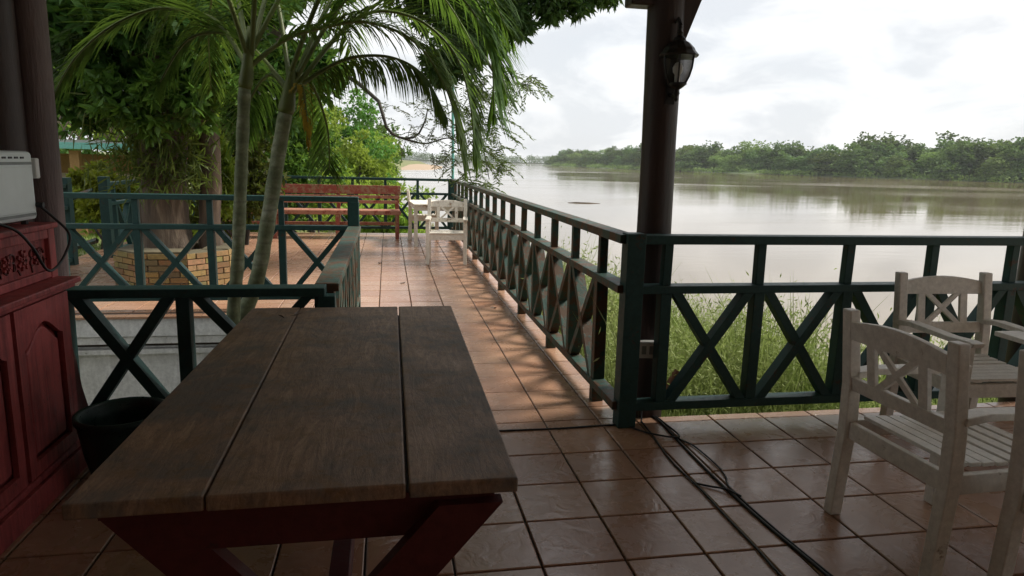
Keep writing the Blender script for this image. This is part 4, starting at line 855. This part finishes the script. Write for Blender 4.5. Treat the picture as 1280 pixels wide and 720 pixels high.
# ------------------------------------------------------------------ trees along the near bank, left
def bank_tree(x, y, z, h, r_, mat, label, n, size):
    t_ = thing('bank_tree', (x, y, z), 0, label, 'tree', 'trees lining the near bank'); B0 = np.array((x, y, z)); bl_ = []
    for k in range(4):
        f = k / 3; bl_ += sub_blobs((x + rnd.uniform(-.2, .2) * r_, y, z + h * (.18 + .66 * f)), (r_ * (1.0 - .45 * f), r_ * (1.0 - .45 * f), h * .22), 7, .42)
    link('crown', quads('crown', crown(bl_, n, size, 2.2, .5, 5, .3) - B0, M[mat]), t_)
    mb_ = MB(); mb_.tube([(0, 0, -.5), (.1, 0, h * .4), (0, 0, h * .8)], [r_ * .09, r_ * .06, r_ * .02], 7); link('trunk', mb_.mesh('trunk', M['bark_dark']), t_)
for a in ((-6.5, 19, -1, 7.2, 3.2, 'leaf_bright', 'bright green tree nearest on the bank, above the left part of the red bench', 14000, .20),
          (-3.6, 22, -1.6, 5.2, 2.2, 'leaf_bright', 'low bright bushy tree just behind the far railing, above the bench', 10000, .17),
          (-5.3, 30, -1.6, 7.8, 3.4, 'leaf_bright', 'tall bright green tree in the middle of the bank row', 13000, .22),
          (-2.4, 36, -3.0, 5.8, 2.7, 'leaf_bright', 'round bright green tree on the bank leaning over the water', 10000, .22),
          (-4.2, 52, -2.2, 8.6, 4.0, 'leaf_mid', 'darker green tree further along the near bank', 11000, .30),
          (-1.6, 66, -3.2, 7.2, 4.0, 'leaf_bright', 'bright tree with drooping crown near the water on the left bank', 9000, .32),
          (-3.4, 88, -3.0, 10.0, 5.5, 'leaf_mid', 'dark rounded tree showing above the bright ones on the left bank', 9000, .42),
          (-2.4, 120, -3.2, 10.5, 6.0, 'leaf_mid', 'last dark tree at the tip of the left bank', 8000, .55),
          (-14, 24, -1, 9.5, 4.5, 'leaf_mid', 'tall mid green tree behind the planter tree to the left', 12000, .25),
          (-17, 34, -1, 13, 6.5, 'leaf_dark', 'large dark tree in the background left of the bank', 12000, .34),
          (-30, 30, -1, 12, 7, 'leaf_dark', 'large dark tree far left behind the small building', 12000, .36),
          (-22, 19, -1, 9, 4, 'leaf_mid', 'mid green tree behind the small building at far left', 9000, .28)): bank_tree(*a)
# small bushes at bank foot
bush('bank_bush', (-1.2, 15.5, -1.6), sub_blobs((-1.2, 15.5, -.3), (1.6, 1.0, .9), 9, .45), 7000, .15, 'leaf_bright', 'low bright bush beyond the far railing, right behind the white side table')
bush('bank_bush', (.9, 30, -3.2), sub_blobs((.4, 30, -2.3), (1.5, 2.5, 1.1), 8, .45), 4000, .2, 'leaf_bright', 'low green bush at the foot of the near bank by the water')
# left background: small open building with trellis of dry vines
bd = thing('small_building', (-9.6, 17.5, -1.0), R(4), 'low ochre building with teal fascia roof far left behind the railings', 'building')
def bbx(nm, c, d, mt, par=None): mb_ = MB(); mb_.box(c, d); return link(nm, mb_.mesh(nm, M[mt]), par or bd)
bbx('wall', (-1.5, 1.6, 1.2), (6.5, .2, 2.4), 'yellow_wall'); bbx('roof_slab', (-1.2, .6, 2.70), (7.4, 3.4, .14), 'concrete'); fa = bbx('fascia', (-1.2, -1.13, 2.62), (7.4, .06, .16), 'teal')
for x in (-3.4, -1.2, .6, 2.2): bbx('column', (x, -.8, 1.25), (.22, .22, 2.5), 'yellow_wall')
w_ = bbx('window', (-.6, 1.48, 1.3), (1.2, .06, 1.1), 'roofing'); bbx('window', (1.0, 1.48, 1.3), (.8, .06, 1.1), 'roofing')
tv = thing('vine_trellis', (-9.6, 16.6, 1.75), R(4), 'trellis of crossed dry sticks above the teal roof edge', 'trellis')
mb = MB()
for k in range(34):
    x = -4.5 + k * .22; mb.tube([(x, 0, 0), (x + .5, .02, .95)], .016, 4, wob=.3); mb.tube([(x + .5, .05, 0), (x, .06, .95)], .014, 4, wob=.3)
link('crossed_sticks', mb.mesh('crossed_sticks', M['deadwood']), tv)
# lawn grass
n_ = 16000; P = np.stack([npr.uniform(-13, -5.05, n_), npr.uniform(4, 18, n_), np.zeros(n_)], 1); P[:, 2] = -.16 - .07 * np.clip(P[:, 1] - 8, 0, 12)
V = leaf_quads(P, npr.normal(size=(n_, 3)) * .35 + [0, 0, 1], .09, .012); tag(link('lawn_grass', quads('lawn_grass', V, M['lawn_grass'])), 'short green lawn beyond the left railing', 'grass', kind='stuff')

# ------------------------------------------------------------------ tall grass on the bank below the front railing
def grass(n, xr, yr, h0, h1, width, maxd=9):
    x = npr.uniform(*xr, n); y = npr.uniform(*yr, n); cl = np.sin(x * 2.1 + 1.3 * np.sin(y * 1.7)) * np.sin(y * 1.9 + x * .6)
    z = np.array([ground_z(a, b_) for a, b_ in zip(x, y)]); d = np.minimum(x - .55, y - .5); keep = (d > .03) & (d < maxd) & (z < -.3) & (npr.rand(n) < .55 + .45 * cl)
    x, y, z, cl = x[keep], y[keep], z[keep], cl[keep]; n = len(x); H = (h0 + (h1 - h0) * npr.rand(n) ** 1.6) * (1 + .3 * cl)
    az = npr.rand(n) * 2 * np.pi; ln = npr.uniform(.05, .5, n); lean = np.stack([np.cos(az) * ln, np.sin(az) * ln, np.zeros(n)], 1); az2 = npr.rand(n) * 6.28; sd_ = np.stack([np.cos(az2), np.sin(az2), np.zeros(n)], 1) * width
    P0 = np.stack([x, y, z - .05], 1); up = np.array([0, 0, 1.]); Q = []
    pts = [P0 + up * H[:, None] * f + lean * H[:, None] * f * f for f in (0, .4, .75, 1.0)]; ws = (.8, 1.0, .7, .05)
    for k in range(3): Q.append(np.stack([pts[k] - sd_ * ws[k], pts[k] + sd_ * ws[k], pts[k + 1] + sd_ * ws[k + 1], pts[k + 1] - sd_ * ws[k + 1]], 1))
    return np.concatenate(Q), np.stack(pts, 0)
V4, pt4 = grass(5200, (.75, 2.5), (.8, 3.6), .5, 1.25, .0055, 3.2)
V1, _ = grass(42000, (.58, 10), (.5, 10), .18, .50, .005)
V2, pt = grass(4200, (.9, 7), (.9, 7), .5, 1.15, .005, 4)
tips = np.concatenate([pt[2], pt4[2]]); sel = npr.rand(len(tips)) < .8; tips = tips[sel]; k = 14; PP = np.repeat(tips, k, 0) + npr.normal(size=(len(tips) * k, 3)) * [.05, .05, .13]; V3 = leaf_quads(PP, npr.normal(size=PP.shape) * .7 + [0, 0, .4], .055, .012)
tag(link('tall_grass', quads('tall_grass', np.concatenate([V1, V2, V3, V4]), M['grass'])), 'tall wild grass and weeds on the bank below the railings', 'grass', kind='stuff')
bl = []
for q in range(26):
    x = npr.uniform(.9, 6); y = npr.uniform(.9, 5.5); bl.append((np.array((x, y, ground_z(x, y) + .25)), np.array((.35, .35, .35))))
tag(link('weeds', quads('weeds', crown(bl, 26000, .065, 2.6, -.4, 6, .0), M['lawn_grass'])), 'leafy weeds among the tall grass below the railings', 'weeds', kind='stuff')

# ------------------------------------------------------------------ far bank forest
def far_mesh(kind, seed):
    bl_ = []
    if kind == 'round':
        for q in range(9): u = unit(npr.normal(size=3)); bl_.append((np.array((u[0] * .26, u[1] * .26, .58 + u[2] * .24)), np.array((.18, .18, .15)) * (.8 + .5 * npr.rand())))
    elif kind == 'tall':
        for q in range(9): bl_.append((np.array((npr.normal() * .12, npr.normal() * .12, .3 + .6 * q / 8)), np.array((.17, .17, .12)) * (.8 + .5 * npr.rand()) * (1.15 - .5 * q / 8)))
    else:
        for q in range(10): a_ = q * .63; bl_.append((np.array((.25 * math.cos(a_), .25 * math.sin(a_), .55 + .25 * npr.rand())), np.array((.12, .12, .22)) * (.8 + .5 * npr.rand())))
    for q in range(6): bl_.append((np.array((npr.uniform(-.4, .4), npr.uniform(-.4, .4), .2)), np.array((.24, .24, .2))))
    V = crown(bl_, 4200, .052, 1.4, .1, 3, .35, 1.0)
    me = quads('far_tree', V, M['far_leaf_pale' if seed % 3 == 0 else 'far_leaf']); return me
FM = [far_mesh(('round', 'tall', 'bamboo')[k % 3], k) for k in range(9)]
tp = resample(bank, 1.0); lens = [0]
cnt = 0; u = 0
i = 0
while i < len(tp) - 2:
    p = tp[i]; d = (tp[i + 2] - tp[i]).normalized(); nrm = Vector((d.y, -d.x)); fr = i / len(tp)
    base_h = float(np.interp(p.y, [0, 215, 330, 560, 1000], [30, 29, 27, 21, 21]))
    for row, off in enumerate((17, 34, 55)):
        if row == 2 and rnd.random() < .80: continue
        h = base_h * (.66, .86, .98)[row] * rnd.choice((.85, .92, 1.0, 1.0, 1.08, 1.28)) * rnd.uniform(.94, 1.06); q = p + nrm * (off + rnd.uniform(-6, 6)) + d * rnd.uniform(-4, 4)
        o_ = link('far_tree', FM[rnd.randrange(9)], None, (q.x, q.y, WZ + (1.6, 3, 4)[row]), (0, 0, rnd.uniform(0, 6.28))); wd = h * rnd.uniform(1.3, 1.8); o_.scale = (wd, wd, h)
        tag(o_, 'leafy green tree in the forest line on the opposite river bank', 'tree', 'trees on the opposite river bank'); cnt += 1
    i += int(10 if p.y < 600 else 15)
print('far trees', cnt)
# bamboo and scrub mass at the water's edge, and the hazy upstream tree line
bl = []
for p in tp[::5]:
    if p.y > 900: continue
    d = Vector((0, 1)); nrm = Vector((1, .3)).normalized(); q = p + nrm * rnd.uniform(1, 12); s_ = rnd.uniform(.7, 1.5); bl.append((np.array((q.x, q.y, WZ + 1.8)), np.array((6, 6, 1.8)) * s_))
tag(link('bank_scrub', quads('bank_scrub', crown(bl, 42000, 1.1, 1.6, 0, 3, .3), M['far_leaf_pale'])), 'low scrub along the waterline of the opposite bank', 'scrub', kind='stuff')
bl = []
for k in range(90): bl.append((np.array((-250 + k * 9 + rnd.uniform(-5, 5), 1830 + rnd.uniform(-40, 40), WZ + 9)), np.array((14, 14, 11)) * rnd.uniform(.7, 1.25)))
for k in range(40): bl.append((np.array((-60 + k * 2.0 + rnd.uniform(-3, 3), 660 + k * 14, WZ + 6)), np.array((8, 8, 8)) * rnd.uniform(.7, 1.2)))
for k in range(16): bl.append((np.array((-26 + k * 1.2, 250 + k * 25, WZ + 5)), np.array((9, 9, 7)) * rnd.uniform(.7, 1.2)))
tag(link('upstream_forest', quads('upstream_forest', crown(bl, 34000, 2.6, 1.6, 0, 3, .3), M['far_leaf'])), 'hazy line of forest closing the river far upstream', 'forest', kind='stuff')
# boat and drifting wood
bt = thing('river_boat', (61, 368, WZ), R(8), 'long low boat with a canopy out on the river, left of centre', 'boat')
mb = MB(); mb.prism([(-4.6, .55), (-3.9, -.1), (3.6, -.1), (4.8, .9), (3.6, .45), (-3.8, .35)], 'y', -.7, .7); link('hull', mb.mesh('hull', M['boat']), bt)
mb = MB(); mb.box((-.6, 0, 1.55), (4.6, 1.5, .1)); link('canopy', mb.mesh('canopy', M['roof_tin']), bt)
for x in (-2.7, 0, 1.6):
    mb = MB(); mb.box((x, 0, .95), (.08, 1.3, 1.15)); link('canopy_post', mb.mesh('canopy_post', M['boat']), bt)
mb = MB(); mb.tube([(-2.0, 0, 0), (-1, .1, .02), (.6, 0, .02), (2.1, .2, 0)], [.05, .10, .09, .04], 6, wob=.5); mb.tube([(-1.5, .9, 0), (-.4, .8, .03), (.6, 1.0, 0)], [.03, .05, .02], 6)
tag(link('drift_log', mb.mesh('drift_log', M['foam']), None, (23.5, 81, WZ), (0, 0, R(-12))), 'dark drift log floating in the river above the side railing', 'log')

# ------------------------------------------------------------------ haze over the river
hm = bpy.data.materials.new('haze'); hm.use_nodes = True; t = hm.node_tree; t.nodes.clear(); ho = N(t, 'ShaderNodeOutputMaterial'); hv = N(t, 'ShaderNodeVolumePrincipled'); hv.inputs['Density'].default_value = .00011; hv.inputs['Color'].default_value = (.93, .96, 1, 1); t.links.new(hv.outputs[0], ho.inputs['Volume'])
mb = MB(); mb.box((500, 1400, 14.5), (5400, 4900, 54)); hz = link('haze', mb.mesh('haze', hm)); hz['kind'] = 'stuff'
